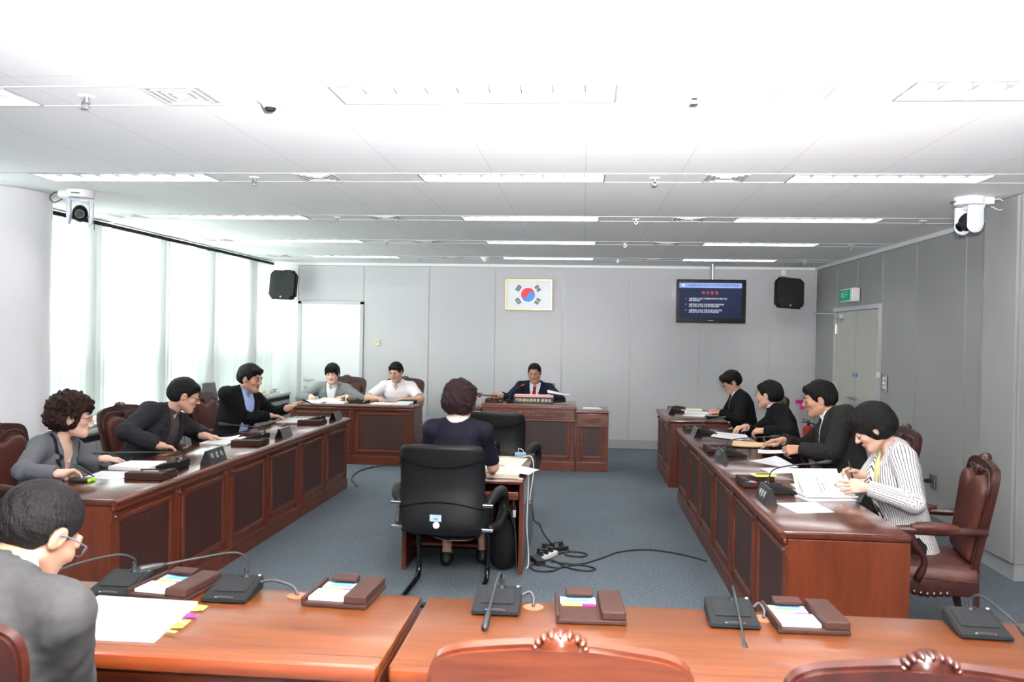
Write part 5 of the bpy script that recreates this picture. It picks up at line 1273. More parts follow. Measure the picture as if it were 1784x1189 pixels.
# ================================================================== THINGS ON THE DESKS
DZ = .757
perf = mat('perforated_dark_plastic', (.012, .013, .014), .7, spec=.2, bump=.6, bscale=260)
def mic(label, loc, rz, neck, s=1.0, headm=None, cable=None, group='gooseneck conference microphones'):
    """wedge base, low edge towards local -y (the speaker's side), neck points in world coordinates"""
    t = thing('conference_microphone', label, 'microphone', loc, rz, group)
    W, D, hf, hb = .158*s, .175*s, .014*s, .052*s
    bm = bmesh.new(); y0, y1 = -D/2, D/2
    M = Matrix.Rotation(PI/2, 4, 'Z') @ Matrix.Translation((0, -W/2, 0))
    v = [(-W/2, y0, .003), (W/2, y0, .003), (W/2*.95, y1, .003), (-W/2*.95, y1, .003), (-W/2, y0, hf), (W/2, y0, hf), (W/2*.95, y1, hb), (-W/2*.95, y1, hb)]
    vs = [bm.verts.new(q) for q in v]
    for f in ((0, 3, 2, 1), (4, 5, 6, 7), (0, 1, 5, 4), (1, 2, 6, 5), (2, 3, 7, 6), (3, 0, 4, 7)): bm.faces.new([vs[i] for i in f])
    bmesh.ops.bevel(bm, geom=list(bm.edges), offset=.004, segments=2, affect='EDGES'); link('base', bm, darkg, t)
    sl = math.atan2(hb-hf, D); rot = Euler((sl, 0, 0)).to_matrix(); mid = (hf+hb)/2
    box('speaker_grille', (0, .010*s, mid+.0025+.010*s*math.tan(sl)), (W*.72, D*.55, .002), perf, t, rot=rot)
    bm = bmesh.new(); bm_box(bm, (0, y0+.014, hf+.004), (W*.30, .012, .004), rot, bev=.001); link('talk_button', bm, black, t)
    box('indicator', (-W*.18, y0+.012, hf+.0045), (.006, .004, .002), mat('led_green', (.1, .4, .38), .3), t); box('indicator', (W*.18, y0+.012, hf+.0045), (.006, .004, .002), mat('led_red', (.35, .03, .04), .3), t)
    box('rear_light', (W*.40, y1-.010, hb), (.008, .008, .003), mat('led_white', (.8, .85, .9), .3), t)
    Mi = (Matrix.Translation(loc) @ Matrix.Rotation(rz, 4, 'Z')).inverted(); P = [Mi @ Vector(q) for q in neck]
    b0 = Vector((P[0].x, P[0].y, hb-.008))
    bm = bmesh.new(); bm_cyl(bm, b0, b0+Vector((0, 0, .012)), .018*s, .015*s, 18); bm_cyl(bm, b0+Vector((0, 0, .01)), b0+Vector((0, 0, .036)), .010*s, .008*s, 14); link('neck_socket', bm, black, t, angle=.7)
    Q = catmull([b0+Vector((0, 0, .02))]+P[1:], 8); bm = bmesh.new(); bm_tube(bm, Q, .0042*s, 8); link('gooseneck', bm, rubber, t, smooth=True)
    e = Q[-1]; d = (Q[-1]-Q[-3]).normalized(); bm = bmesh.new(); bm_tube(bm, [e-d*.085*s, e-d*.07*s, e-d*.045*s, e-d*.005*s, e+d*.004*s], .01, 12, radii=[.0048*s, .0075*s, .0105*s, .0112*s, .008*s]); link('microphone_head', bm, headm or black, t, smooth=True)
    if cable:
        bm = bmesh.new(); bm_tube(bm, [Mi @ Vector(q) for q in cable], .0055, 8, 6); link('cable', bm, greyc, t, smooth=True)
    return t
mic('black gooseneck microphone nearest the foreground man, neck bent left toward him', (-1.600, 2.785, DZ), .0, [(-1.59, 2.86, .80), (-1.585, 2.85, .85), (-1.62, 2.80, .878), (-1.70, 2.66, .876), (-1.74, 2.52, .855)])
mic('black gooseneck microphone between the two brown trays, long neck pointing left', (-1.190, 2.785, DZ), .0, [(-1.175, 2.86, .80), (-1.172, 2.86, .86), (-1.205, 2.835, .893), (-1.30, 2.74, .895), (-1.44, 2.62, .885)], cable=[(-1.12, 2.84, .79), (-1.07, 2.84, .80), (-1.0, 2.835, .785), (-.97, 2.815, .76)])
mic('black gooseneck microphone directly behind the middle empty chair back', (-.270, 2.785, DZ), .0, [(-.262, 2.86, .80), (-.264, 2.86, .84), (-.268, 2.82, .862), (-.278, 2.68, .82), (-.287, 2.56, .765)], cable=[(-.19, 2.83, .79), (-.165, 2.835, .80), (-.15, 2.82, .785), (-.15, 2.805, .76)])
mic('black gooseneck microphone with its head hanging low over the desk edge', (.500, 2.765, DZ), .0, [(.518, 2.84, .80), (.516, 2.84, .835), (.513, 2.81, .850), (.508, 2.68, .81), (.500, 2.49, .732)], cable=[(.58, 2.81, .79), (.60, 2.82, .80), (.615, 2.81, .78), (.61, 2.795, .76)])
mic('black gooseneck microphone at the right end of the foreground desk', (1.270, 2.77, DZ), -.06, [(1.288, 2.85, .80), (1.290, 2.85, .84), (1.305, 2.81, .858), (1.32, 2.68, .84), (1.33, 2.55, .81)])
mic('gooseneck microphone before the curly haired woman, neck reaching back to her', (-2.70, 5.31, DZ), -PI/2, [(-2.63, 5.33, .80), (-2.632, 5.33, .835), (-2.66, 5.30, .858), (-2.80, 5.19, .872), (-3.06, 5.0, .886)])
mic('gooseneck microphone before the man in charcoal jacket', (-2.73, 6.82, DZ), -PI/2, [(-2.665, 6.83, .80), (-2.665, 6.83, .835), (-2.70, 6.81, .858), (-2.80, 6.75, .872), (-2.96, 6.60, .905)])
mic('gooseneck microphone on the far end of the left row, pointing up', (-2.72, 8.33, DZ), -PI/2, [(-2.655, 8.34, .80), (-2.655, 8.34, .84), (-2.67, 8.31, .885), (-2.73, 8.22, .945), (-2.79, 8.15, .985)])
mic('large gooseneck microphone before the woman in striped jacket', (1.205, 5.12, DZ), PI/2, [(1.135, 5.14, .80), (1.140, 5.14, .85), (1.165, 5.14, .89), (1.26, 5.14, .918), (1.50, 5.14, .950)])
mic('gooseneck microphone before the man in pinstripes, over the envelope', (1.205, 6.66, DZ), PI/2, [(1.137, 6.68, .80), (1.14, 6.68, .84), (1.17, 6.68, .872), (1.28, 6.68, .895), (1.55, 6.68, .918)])
mic('gooseneck microphone at the far end of the right row', (1.21, 8.14, DZ), PI/2, [(1.145, 8.15, .80), (1.147, 8.15, .83), (1.165, 8.15, .858), (1.24, 8.15, .895), (1.385, 8.15, .92)])
mic('gooseneck microphone on the podium desk with red tip', (-.885, 10.45, .82), PI, [(-.905, 10.40, .86), (-.905, 10.40, .90), (-.89, 10.43, .945), (-.82, 10.50, 1.00), (-.73, 10.60, 1.045)], headm=redp, s=.8)
mic('small microphone at the far corner of the back right desk', (1.20, 10.42, DZ), PI/2, [(1.13, 10.44, .80), (1.135, 10.44, .82), (1.15, 10.44, .83), (1.2, 10.42, .83), (1.27, 10.40, .81)], s=.85)

def tray(label, loc, rz, memo=True, notes=True, s=1.0, phone=False):
    t = thing('desk_tray', label, 'desk tray', loc, rz, 'brown leatherette desk trays')
    W, D = .225*s, .235*s
    box('base', (0, 0, .009), (W, D, .014), brownbox, t, bev=.003)
    bm = bmesh.new(); bm_box(bm, (-W/2+.006, .0, .020), (.012, D, .024), bev=.003); link('side_rim', bm, brownbox, t)
    bm = bmesh.new(); bm_box(bm, (W/2-.040*s, 0, .030), (.078*s, D-.004, .030), bev=.006); link('pen_box', bm, brownbox, t)
    bm = bmesh.new(); bm_box(bm, (-.030*s, D/2-.022, .040), (.092*s, .048, .012), Euler((.12, 0, 0)).to_matrix(), bev=.003); bm_box(bm, (-.030*s, D/2-.006, .026), (.092*s, .010, .028), bev=.002); link('clip_lid', bm, brownbox, t)
    R = Matrix.Rotation(rz, 4, 'Z')
    if notes:
        n = thing('sticky_notes', 'sticky strips in the %s' % label.replace('brown ', ''), 'sticky notes', Vector(loc)+(R @ Vector((-.035*s, .02*s, .017))), rz, 'sticky notes in the desk trays')
        box('blue_card', (0, .045*s, .003), (.120*s, .055*s, .004), paperb, n, rot=Euler((.05, 0, 0)).to_matrix()); box('printed_stripe', (0, .040*s, .0065), (.08*s, .016*s, .001), mat('print_blue', (.12, .35, .7), .6), n)
        box('yellow_strip', (-.022*s, .006*s, .002), (.068*s, .018*s, .004), yellow, n); box('pink_strip', (.034*s, .006*s, .002), (.044*s, .018*s, .004), magenta, n); box('green_strip', (-.02*s, .016*s, .004), (.07*s, .008*s, .004), lime, n, rot=rotz(-.06))
    if memo:
        n = thing('memo_pad', 'memo pad in the %s' % label.replace('brown ', ''), 'memo pad', Vector(loc)+(R @ Vector((-.034*s, -.045*s, .016))), rz, 'white memo pads')
        box('pad', (0, 0, .005), (.124*s, .095*s, .010), paper, n)
    return t
tray('brown tray between the two left foreground microphones', (-1.412, 2.815, DZ), -.12)
tray('brown tray right of the cabled left foreground microphone', (-.805, 2.82, DZ), -.05)
tray('brown tray without memo pad behind the middle chair crest', (.038, 2.775, DZ), .05, memo=False)
tray('brown tray between the two right foreground microphones', (.735, 2.78, DZ), .03)
tray('brown tray beside the curly haired woman', (-2.64, 4.93, DZ), -PI/2+.05, notes=True)
tray('brown tray beside the papers of the charcoal jacket man', (-2.65, 6.49, DZ), -PI/2)
tray('brown tray beside the blue shirt man', (-2.66, 8.06, DZ), -PI/2)
tray('brown tray nearest on the right row, with a yellow phone', (1.12, 5.37, DZ), PI/2+.05, memo=False)
tray('brown tray on the right row by the pinstripe man', (1.13, 6.93, DZ), PI/2, memo=False)
tray('brown tray at the far end of the right row', (1.14, 8.42, DZ), PI/2, memo=False)
tray('brown tray on the back left desk between two men', (-2.88, 10.62, DZ), PI, memo=False)
tray('brown tray on the podium desk', (-1.10, 10.50, .82), PI, memo=False, s=.95)
tray('brown tray on the back right desk', (1.20, 10.66, DZ), PI/2, memo=False, s=.9)

dimink = mat('dim_lettering', (.16, .16, .16), .5)
def plate(label, loc, rz, L, hh, s, size, m=goldink, dep=.075):
    """triangular name block, lettering on the -y face"""
    t = thing('name_plate', label, 'name plate', loc, rz, 'triangular name blocks')
    bm = bmesh.new(); pr = [(-dep/2, 0), (dep/2, 0), (.006, hh), (-.006, hh)]
    a = [bm.verts.new((-L/2, y, z)) for y, z in pr]; b = [bm.verts.new((L/2, y, z)) for y, z in pr]
    bm.faces.new(a); bm.faces.new(b[::-1])
    for i in range(4): bm.faces.new((a[i], b[i], b[(i+1) % 4], a[(i+1) % 4]))
    link('block', bm, blackg if size < .04 else black, t)
    al = math.atan2(hh, dep/2-.006)
    M = Matrix.Translation((0, -(dep/2+.006)/2-.001, hh/2)) @ Matrix.Rotation(al, 4, 'X')
    if s: text('lettering', s, size, M, m, t)
plate('black name block between the two nearest left row seats, white lettering', (-2.56, 5.63, DZ), PI/2, .26, .085, '이  경  숙', .050, silverink)
plate('black name block in the middle of the left row', (-2.57, 7.03, DZ), PI/2, .24, .08, '김 영 수', .034, dimink)
plate('black name block at the far end of the left row', (-2.57, 8.56, DZ), PI/2, .24, .08, '박 영 수', .034, dimink)
plate('dark name block nearest on the right row', (1.055, 4.83, DZ), -PI/2, .25, .09, '이 정 희', .045, silverink)
plate('dark name block in the middle of the right row', (1.06, 6.41, DZ), -PI/2, .25, .085, '김 민 수', .040, dimink)
plate('dark name block at the far end of the right row', (1.075, 7.90, DZ), -PI/2, .25, .085, '최 영 수', .038, dimink)
plate('dark name block on the back right desk', (1.07, 10.12, DZ), -PI/2, .2, .08, '', .035, dimink)
plate('long black name block on the podium with gold lettering', (-.60, 10.40, .82), 0, .50, .078, '行政福祉委員會 委員長', .044)

def sheet(name, label, cat, pts, z, th=.002, m=paper, curl=0, group=None, lines=0, mk=ink, lift=None):
    """paper or stack over the four world corners; curl lifts a corner; lines = printed lines"""
    c = sum((Vector((x, y, 0)) for x, y in pts), Vector())/4; o_ = Vector((c.x, c.y, z))
    t = thing(name, label, cat, o_, 0, group); P = [Vector((x, y, 0))-Vector((c.x, c.y, 0)) for x, y in pts]; n = 8
    L = lift or (0, 0, 0, 0)
    def S(u, v):
        p = P[0]*(1-u)*(1-v)+P[1]*u*(1-v)+P[2]*u*v+P[3]*(1-u)*v; zz = L[0]*((1-u)*(1-v))**2+L[1]*(u*(1-v))**2+L[2]*(u*v)**2+L[3]*((1-u)*v)**2
        return Vector((p.x, p.y, zz+curl*(math.sin(u*PI*1.3+1)*.5+.5)*(v**2)))
    bm = bmesh.new(); top = [[bm.verts.new(S(i/n, j/n)+Vector((0, 0, th))) for j in range(n+1)] for i in range(n+1)]; bot = [[bm.verts.new(S(i/n, j/n)+Vector((0, 0, .0004))) for j in range(n+1)] for i in range(n+1)]
    for i in range(n):
        for j in range(n): bm.faces.new((top[i][j], top[i+1][j], top[i+1][j+1], top[i][j+1])); bm.faces.new((bot[i][j], bot[i][j+1], bot[i+1][j+1], bot[i+1][j]))
    for k in range(n):
        bm.faces.new((top[k][0], bot[k][0], bot[k+1][0], top[k+1][0])); bm.faces.new((top[k][n], top[k+1][n], bot[k+1][n], bot[k][n])); bm.faces.new((top[0][k], top[0][k+1], bot[0][k+1], bot[0][k])); bm.faces.new((top[n][k], bot[n][k], bot[n][k+1], top[n][k+1]))
    link('pages', bm, m, t)
    if lines:
        bm = bmesh.new(); rr = random.Random(int(abs(pts[0][0]*1000)))
        for k in range(lines):
            v = .14+.72*k/max(1, lines-1); u1 = .12; u2 = rr.uniform(.55, .88)
            a, b = S(u1, v), S(u2, v); d = (S(u1, v+.012)-a)
            q = [a, b, b+d, a+d]; q = [p+Vector((0, 0, th+.0006)) for p in q]; bm.faces.new([bm.verts.new(p) for p in q])
        link('printed_lines', bm, mat('faded_ink', (.32, .32, .36), .7), t)
    return t
sheet('document', 'large white document with coloured index tabs before the foreground man', 'document', [(-1.62, 2.69), (-1.265, 2.675), (-1.235, 2.335), (-1.62, 2.33)], DZ, .012, lines=14)
for k, (x, y, m_, cl) in enumerate(((-1.245, 2.655, lime, 'lime'), (-1.243, 2.635, lime, 'lime'), (-1.240, 2.615, lime, 'lime'), (-1.235, 2.565, magenta, 'magenta'), (-1.232, 2.545, magenta, 'magenta'), (-1.230, 2.50, yellow, 'yellow'), (-1.228, 2.482, yellow, 'yellow'), (-1.225, 2.462, orange, 'orange'), (-1.223, 2.44, orange, 'orange'), (-1.222, 2.40, lime, 'lime'))):
    box('index_tab', (x+1.435+.004, y-2.5075, .004+.0009*k), (.040, .014, .0008), m_, [o for o in C.objects if o.name == 'document'][0], rot=rotz(.2*(k % 3-1)))
sheet('document', 'loose white sheet left of the tabbed document, foreground', 'paper sheet', [(-1.80, 2.74), (-1.66, 2.74), (-1.64, 2.45), (-1.80, 2.45)], DZ, .003)
# left row
sheet('document', 'thick white report under the left hand of the curly haired woman', 'document', [(-3.05, 5.15), (-2.76, 5.12), (-2.80, 5.43), (-3.04, 5.40)], DZ, .022, lines=6)
sheet('document', 'flat white sheet under the pen of the curly haired woman', 'paper sheet', [(-3.03, 4.84), (-2.78, 4.80), (-2.76, 5.09), (-3.05, 5.08)], DZ, .002, lines=9)
t = thing('phone', 'black phone with lime green edge near the left row corner', 'phone', (-2.965, 4.725, DZ), .10); box('body', (0, 0, .012), (.13, .075, .018), black, t, bev=.006); box('case_edge', (.060, 0, .011), (.014, .077, .020), mat('lime_case', (.35, .75, .03), .4), t, bev=.004)
P1 = [o for o in C.objects if o.name == 'person'][0]
t = thing('pen', 'black pen in the right hand of the curly haired woman', 'pen', (-3.005, 4.80, .80)); bm = bmesh.new(); bm_tube(bm, [(-.03, -.05, .055), (.035, .055, -.035)], .0045, 8); bm_cyl(bm, (.035, .055, -.035), (.043, .066, -.0425), .0045, .0008, 8); link('barrel', bm, black, t, smooth=True)
sheet('document', 'curled stack of white pages before the man in charcoal jacket', 'document', [(-3.04, 6.42), (-2.80, 6.38), (-2.84, 6.74), (-3.06, 6.80)], DZ, .010, lines=10, lift=(0, .0, .035, .0))
sheet('document', 'small white sheet beside the curled stack, left row', 'paper sheet', [(-2.92, 6.72), (-2.76, 6.60), (-2.72, 6.86), (-2.90, 6.94)], DZ, .003)
sheet('document', 'white sheet under the hand of the blue shirt man', 'paper sheet', [(-3.05, 8.10), (-2.80, 8.12), (-2.82, 8.52), (-3.06, 8.48)], DZ, .004)
t = thing('pen', 'dark pen on the sheet of the blue shirt man', 'pen', (-2.82, 7.95, DZ+.006)); bm = bmesh.new(); bm_tube(bm, [(-.07, -.02, 0), (.07, .02, 0)], .005, 8); link('barrel', bm, brownbox, t, smooth=True)
# right row
sheet('document', 'white sheet lying nearest on the right row desk', 'paper sheet', [(1.15, 4.52), (1.36, 4.58), (1.33, 4.85), (1.10, 4.78)], DZ, .002)
bkt = thing('booklet', 'white booklet held up by the woman in striped jacket, with emblem', 'booklet', (1.44, 5.03, DZ+.012), .10)
rb = Euler((.62, 0, 0)).to_matrix()
bm = bmesh.new(); bm_box(bm, (0, 0, .055), (.30, .20, .004), rb); link('cover', bm, paper2 if False else mat('booklet_white', (.78, .77, .76), .6), bkt)
bm = bmesh.new(); bm_box(bm, (0, .012, .006), (.31, .21, .006)); bm_box(bm, (-.02, .07, .05), (.28, .20, .003), Euler((1.0, 0, .05)).to_matrix()); link('inner_pages', bm, paper, bkt)
nv = rb @ Vector((0, 0, 1)); ctr = Vector((0, 0, .055))+nv*.0028
def on_cover(x, y): return ctr+rb @ Vector((x, y, 0))
RB4 = rb.to_4x4() @ Matrix.Rotation(-PI/2, 4, 'Z')
fade = mat('grey_print', (.14, .14, .16), .7)
text('cover_title', '심  사  보  고  서', .013, Matrix.Translation(on_cover(.005, -.005)) @ RB4, fade, bkt); text('cover_title', '행정복지위원회', .009, Matrix.Translation(on_cover(-.018, -.01)) @ RB4, fade, bkt); text('cover_title', '주민등록사무의 동 위임 조례 일부개정조례안', .0075, Matrix.Translation(on_cover(-.040, 0)) @ RB4, fade, bkt)
bm = bmesh.new(); bm_sph(bm, on_cover(.065, .0), (.013, .013, .0012), 20, rb); link('cover_emblem', bm, ink, bkt); bm = bmesh.new(); bm_sph(bm, on_cover(.065, .0)+nv*.001, (.007, .008, .001), 14, rb); link('emblem_centre', bm, paper, bkt)
sheet('document', 'open ring bound pages lying under the booklet', 'document', [(1.30, 4.86), (1.585, 4.93), (1.56, 5.02), (1.26, 5.02)], DZ, .006, lines=5)
sheet('document', 'cream pages sticking out left of the booklet', 'paper sheet', [(1.33, 5.22), (1.48, 5.24), (1.50, 5.44), (1.33, 5.42)], DZ, .005, m=paper2)
sheet('document', 'white sheet crossing under the nearest right microphone neck', 'paper sheet', [(1.30, 5.82), (1.54, 5.90), (1.50, 6.12), (1.27, 6.06)], DZ, .002)
sheet('document', 'creased open pages before the pinstripe man', 'document', [(1.27, 6.40), (1.46, 6.12), (1.57, 6.16), (1.50, 6.58)], DZ, .003, curl=.018, lines=7)
sheet('envelope', 'tan paper envelope held over the right row desk', 'envelope', [(1.26, 7.10), (1.57, 6.86), (1.66, 7.10), (1.33, 7.42)], DZ+.02, .010, m=kraft, lift=(0, .045, .03, 0))
sheet('brochure', 'white brochure in the left hand of the pinstripe man', 'document', [(1.38, 6.64), (1.60, 6.48), (1.63, 6.66), (1.42, 6.82)], DZ+.03, .006, lift=(0, .04, .03, 0))
sheet('document', 'stack of white pages before the man looking away', 'document', [(1.28, 7.92), (1.54, 7.76), (1.57, 8.10), (1.30, 8.30)], DZ, .006, lines=8)
sheet('document', 'slanted top sheet on the pages of the man looking away', 'paper sheet', [(1.20, 7.86), (1.42, 7.60), (1.50, 7.74), (1.26, 8.06)], DZ+.007, .002)
t = thing('phone', 'yellow and white phone lying on the nearest right tray', 'phone', (1.165, 5.42, DZ+.048), .25); box('body', (0, 0, .006), (.14, .07, .012), white, t, bev=.005); box('screen', (0, 0, .0125), (.10, .054, .001), blackg, t); bm = bmesh.new(); bm_box(bm, (0, -.034, .007), (.142, .008, .015), bev=.003); bm_box(bm, (0, .034, .007), (.142, .008, .015), bev=.003); link('bumper', bm, yellow, t)
def pen(label, P_, q, off, d, m_, L=.13):
    a = P_.arm[q]; c_ = a['w']+a['M']@np.array(off); t = thing('pen', label, 'pen', c_); v = Vector(nrm(d))*L/2; bm = bmesh.new(); bm_tube(bm, [-v, v], .0042, 8); link('barrel', bm, m_, t, smooth=True)
pen('blue pen in the hand of the man looking away', P9, 'R', (.03, .075, -.022), (-.3, .9, .35), mat('blue_pen', (.03, .03, .45), .3))
pen('black pen upright in the right hand of the striped jacket woman', P11, 'R', (.035, .07, -.03), (-.2, .1, .9), black)
# back right desk
sheet('document', 'cream folder on the paper heap of the back right desk', 'folder', [(1.22, 10.42), (1.50, 10.50), (1.52, 10.76), (1.26, 10.74)], DZ, .020, m=paper2)
sheet('document', 'upper white pages on the back right desk', 'document', [(1.24, 10.18), (1.54, 10.14), (1.54, 10.40), (1.27, 10.42)], DZ, .014, lines=4)
sheet('document', 'loose lower sheets at the front of the back right desk', 'document', [(1.18, 9.90), (1.44, 9.84), (1.48, 10.10), (1.26, 10.14)], DZ, .006)
t = thing('recorder', 'small black device on the near edge of the back right desk', 'recorder', (1.50, 9.72, DZ), .1); box('body', (0, 0, .016), (.15, .06, .03), blackg, t, bev=.006); box('clip', (-.08, 0, .015), (.02, .03, .02), chrome, t)
# back left desk
sheet('document', 'white papers along the left end of the back left desk', 'document', [(-3.60, 10.36), (-3.30, 10.34), (-3.28, 10.66), (-3.60, 10.68)], DZ, .016)
sheet('book', 'open book before the young man in grey jacket', 'book', [(-3.42, 10.56), (-3.12, 10.54), (-3.14, 10.78), (-3.42, 10.80)], DZ+.001, .030, m=paper2, curl=.01)
sheet('document', 'thick white report on the back left desk beside the open book', 'document', [(-3.24, 10.34), (-3.00, 10.34), (-3.00, 10.53), (-3.24, 10.53)], DZ, .022)
sheet('document', 'white papers before the man in white short sleeved shirt', 'document', [(-2.68, 10.40), (-2.42, 10.38), (-2.42, 10.62), (-2.68, 10.64)], DZ, .010)
sheet('document', 'stack of papers at the right end of the back left desk', 'document', [(-2.40, 10.36), (-2.18, 10.36), (-2.18, 10.60), (-2.38, 10.62)], DZ, .020)
t = thing('binder', 'black binder on the right stack of the back left desk', 'binder', (-2.27, 10.72, DZ)); box('cover', (0, 0, .02), (.22, .18, .036), darkg, t, bev=.004); box('pages', (0, -.086, .02), (.2, .012, .026), paper, t)
t = thing('desk_clip', 'small bright desk clip stand beside the back left tray', 'desk clip', (-3.035, 10.56, DZ)); bm = bmesh.new(); bm_tube(bm, [(0, 0, .0), (-.01, 0, .05), (.03, 0, .09)], .008, 8, 3); bm_cyl(bm, (0, 0, 0), (0, 0, .008), .03); link('stand', bm, gold, t)
# podium
t = thing('book', 'pink covered book lying behind the long name block', 'book', (-.60, 10.52, .82)); box('cover', (0, 0, .052), (.49, .14, .10), pink, t, bev=.004)
sheet('document', 'fanned white pages on top of the pink book', 'document', [(-.42, 10.46), (-.16, 10.50), (-.14, 10.66), (-.44, 10.66)], .926, .003, curl=.02, lift=(.03, 0, 0, .03))
sheet('document', 'flat white paper on the right side cabinet of the podium', 'paper sheet', [(.02, 10.46), (.26, 10.46), (.22, 10.66), (.02, 10.66)], .76, .008)
g = thing('gavel', 'wooden gavel in the hand of the presiding man', 'gavel', (-1.20, 10.82, .872)); bm = bmesh.new(); bm_tube(bm, [(.10, .02, .0), (-.12, -.03, .01)], .010, 10, radii=[.013, .009, .010]); link('handle', bm, orn, g, smooth=True)
bm = bmesh.new(); bm_cyl(bm, (-.125, -.09, .012), (-.125, .03, .012), .032, n=20); link('gavel_head', bm, orn, g, angle=.6)
g = thing('sounding_block', 'small wooden gavel block on the podium left edge', 'sounding block', (-1.20, 10.46, .82)); bm = bmesh.new(); bm_cyl(bm, (0, 0, 0), (0, 0, .03), .055, .05, 24); link('disc', bm, orn, g, angle=.6); bm = bmesh.new(); bm_cyl(bm, (0, 0, .03), (0, 0, .034), .03, n=20); link('plate', bm, nailm, g)
# centre table
TZ = .67
t = thing('key_console', 'small black device with row of white keys on centre table', 'electronic device', (-.80, 6.90, TZ), -.02); box('body', (0, 0, .052), (.26, .09, .10), blackg, t, bev=.006); box('front_plate', (-.01, -.046, .062), (.21, .004, .055), sil, t); box('lower_strip', (-.01, -.047, .016), (.21, .005, .014), paperb, t)
bm = bmesh.new(); 
for k in range(6): bm_box(bm, (-.09+.034*k, -.01, .108), (.028, .03, .010), bev=.002)
link('key_row', bm, white, t)
sheet('document', 'cream cover paper further back on the centre table', 'document', [(-.68, 6.36), (-.45, 6.34), (-.425, 6.72), (-.66, 6.70)], TZ, .008, m=paper2, curl=.006, lines=3)
sheet('book', 'cream book lying under loose sheet on centre table', 'book', [(-.66, 5.82), (-.43, 5.80), (-.43, 6.06), (-.64, 6.08)], TZ, .026, m=paper2)
sheet('document', 'white sheet sliding over the table edge above the cream book', 'paper sheet', [(-.62, 5.98), (-.36, 5.86), (-.30, 6.10), (-.54, 6.26)], TZ+.028, .002, lift=(0, -.01, -.01, 0))
sheet('document', 'crumpled white scraps at the woman elbow on centre table', 'paper sheet', [(-.72, 6.10), (-.58, 6.10), (-.56, 6.26), (-.72, 6.24)], TZ, .012, curl=.012)
t = thing('usb_hub', 'small light blue box with white wire on centre table', 'electronic device', (-.50, 6.90, TZ), .1); box('body', (0, 0, .014), (.09, .06, .026), mat('pale_blue_plastic', (.25, .48, .62), .4), t, bev=.004); bm = bmesh.new(); bm_tube(bm, [(-.01, 0, .025), (-.015, .01, .06), (.02, 0, .05), (.03, -.01, .025)], .0025, 6, 5); link('wire', bm, whitec, t, smooth=True)
def cable(label, pts, r, m_, smooth=6):
    bm = bmesh.new(); bm_tube(bm, pts, r, 7, smooth); o = link('cable', bm, m_, smooth=True); tag(o, label, 'cable'); return o
cable('white cable arching over the far right edge of the centre table', [(-.95, 6.84, TZ+.006), (-.7, 6.80, TZ+.006), (-.50, 6.78, TZ+.006), (-.40, 6.74, TZ+.02), (-.37, 6.60, .60), (-.375, 6.30, .46), (-.37, 6.20, .42)], .0045, whitec)
cable('thin white cable hanging down the table side to the floor', [(-.375, 6.10, TZ+.02), (-.372, 6.0, .55), (-.375, 5.95, .32), (-.365, 6.0, .14), (-.36, 5.97, .03), (-.37, 5.92, .008)], .004, whitec)
cable('thin grey wire hanging in front of the table leg', [(-.46, 5.745, .58), (-.455, 5.74, .46), (-.44, 5.74, .30), (-.43, 5.735, .12), (-.42, 5.73, .03), (-.40, 5.72, .008)], .003, greyc)
t = thing('cable_adapter', 'small silver inline connector hanging before the table leg', 'adapter', (-.449, 5.730, .44)); box('body', (0, 0, 0), (.022, .016, .05), sil, t, bev=.003); bm = bmesh.new(); bm_cyl(bm, (0, 0, .025), (0, 0, .05), .008); link('strain_relief', bm, black, t)
cable('wavy black cord dropping from table to the power strips', [(-.37, 6.22, .44), (-.35, 6.20, .36), (-.34, 6.25, .28), (-.30, 6.3, .24), (-.28, 6.4, .16), (-.22, 6.5, .05), (-.19, 6.48, .012), (-.22, 6.35, .012)], .005, rubber)
cable('loose black cable loop on the carpet beside the centre table', [(-.28, 6.05, .008), (-.15, 5.98, .008), (.0, 6.08, .008), (.12, 6.0, .008), (.06, 5.93, .008), (-.08, 6.0, .008), (-.2, 6.18, .008), (-.34, 6.02, .008), (-.30, 5.88, .008), (-.18, 5.90, .008), (-.10, 6.06, .008)], .0065, rubber)
cable('thick black cable coil around the power strip', [(-.30, 6.50, .01), (-.18, 6.62, .03), (-.08, 6.52, .012), (-.10, 6.34, .012), (.02, 6.30, .01), (.06, 6.38, .01), (-.06, 6.44, .01), (-.22, 6.30, .012), (-.32, 6.36, .01)], .0065, rubber)
cable('long black cable running over the carpet to the right row', [(-.20, 6.14, .007), (0, 6.10, .007), (.15, 6.26, .007), (.32, 6.50, .007), (.55, 6.60, .007), (.78, 6.50, .007), (.955, 6.33, .007)], .0065, rubber)
cable('black cable snaking from the back left desk along the carpet', [(-2.25, 10.27, .007), (-2.5, 10.20, .007), (-2.64, 9.8, .007), (-2.60, 9.3, .007), (-2.46, 8.95, .007), (-2.40, 8.80, .007)], .008, rubber)
for i, (x, y, rz_, m_, lab) in enumerate(((-.24, 6.24, 1.1, white, 'white power strip on the carpet beside the centre table'), (-.20, 6.45, .6, black, 'black power strip behind the white one'))):
    t = thing('power_strip', lab, 'power strip', (x, y, 0), rz_, 'power strips'); box('body', (0, 0, .02), (.26, .055, .034), m_, t, bev=.006)
    for k in range(3): 
        bm = bmesh.new(); bm_cyl(bm, (-.08+.075*k, 0, .036), (-.08+.075*k, 0, .062), .017); bm_box(bm, (-.08+.075*k, 0, .066), (.03, .03, .014), bev=.004); link('plug', bm, black, t)
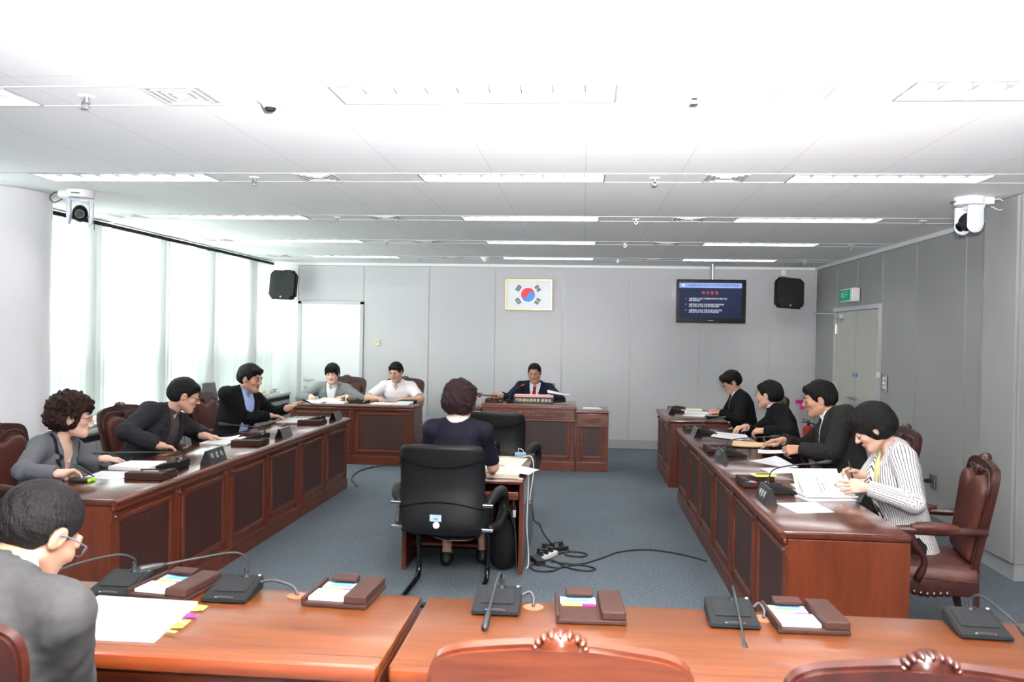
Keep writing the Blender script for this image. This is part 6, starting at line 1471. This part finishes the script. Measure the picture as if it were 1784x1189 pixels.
t = thing('power_adapter', 'black adapter brick on the floor against the table side', 'adapter', (-.30, 6.10, 0), .4); box('body', (0, 0, .022), (.07, .15, .042), black, t, bev=.006)
# bag under the table
bg_ = thing('handbag', 'soft black bag standing under the right side of the centre table', 'bag', (-.535, 5.93, .0), 0)
sdf_obj('bag_body', lambda P: smin(ell(P, (-.535, 5.93, .16), (.10, .13, .17)), cap(P, (-.55, 5.93, .27), (-.52, 5.93, .33), .06, .03), .06)+wob(P, 30, .006, 4)+0*P[:, 0], (-.68, 5.76, .01), (-.38, 6.10, .42), .008, cloth('black_bag_fabric', (.008, .008, .009)), bg_)
bm = bmesh.new(); bm_tube(bm, [(-.06, 0, .30), (-.04, 0, .42), (.03, 0, .43), (.07, 0, .30)], .007, 6, 6); link('strap', bm, black, bg_, smooth=True)
# window side: laptop and paper heaps
lp = thing('laptop', 'open laptop with grey screen on the window cabinets', 'laptop', (-4.60, 10.15, .75), -.35)
box('keyboard_base', (0, 0, .012), (.24, .34, .02), darkg, lp, bev=.003); bm = bmesh.new(); bm_box(bm, (-.155, 0, .135), (.012, .34, .25), Euler((0, -.28, 0)).to_matrix(), bev=.003); link('lid', bm, sil, lp); box('screen', (-.146, 0, .135), (.004, .31, .22), mat('screen_off_grey', (.10, .10, .11), .25), lp, rot=Euler((0, -.28, 0)).to_matrix())
rr = random.Random(3)
for k, (y, n_, lab) in enumerate(((7.3, 2, 'paper heap on the nearest window cabinet behind the curly haired woman'), (7.75, 2, 'second small paper heap on the window cabinets'), (8.75, 2, 'paper heap on the cabinets beyond the charcoal jacket man'), (10.9, 3, 'paper heap right of the laptop on the window cabinets'), (11.4, 4, 'large white paper heap on the fourth window cabinet'), (11.85, 4, 'white paper heap at the far end of the window cabinets'))):
    t = thing('paper_stack', lab, 'paper stack', (-4.62, y, .748)); zz = 0
    for q in range(n_+2):
        th = rr.uniform(.006, .018); bm = bmesh.new(); bm_box(bm, (rr.uniform(-.03, .03), rr.uniform(-.05, .05), zz+th/2), (.24, .33, th-.001), rotz(rr.uniform(-.5, .5))); link('sheaf', bm, rr.choice((paper, paper, paper2)), t); zz += th
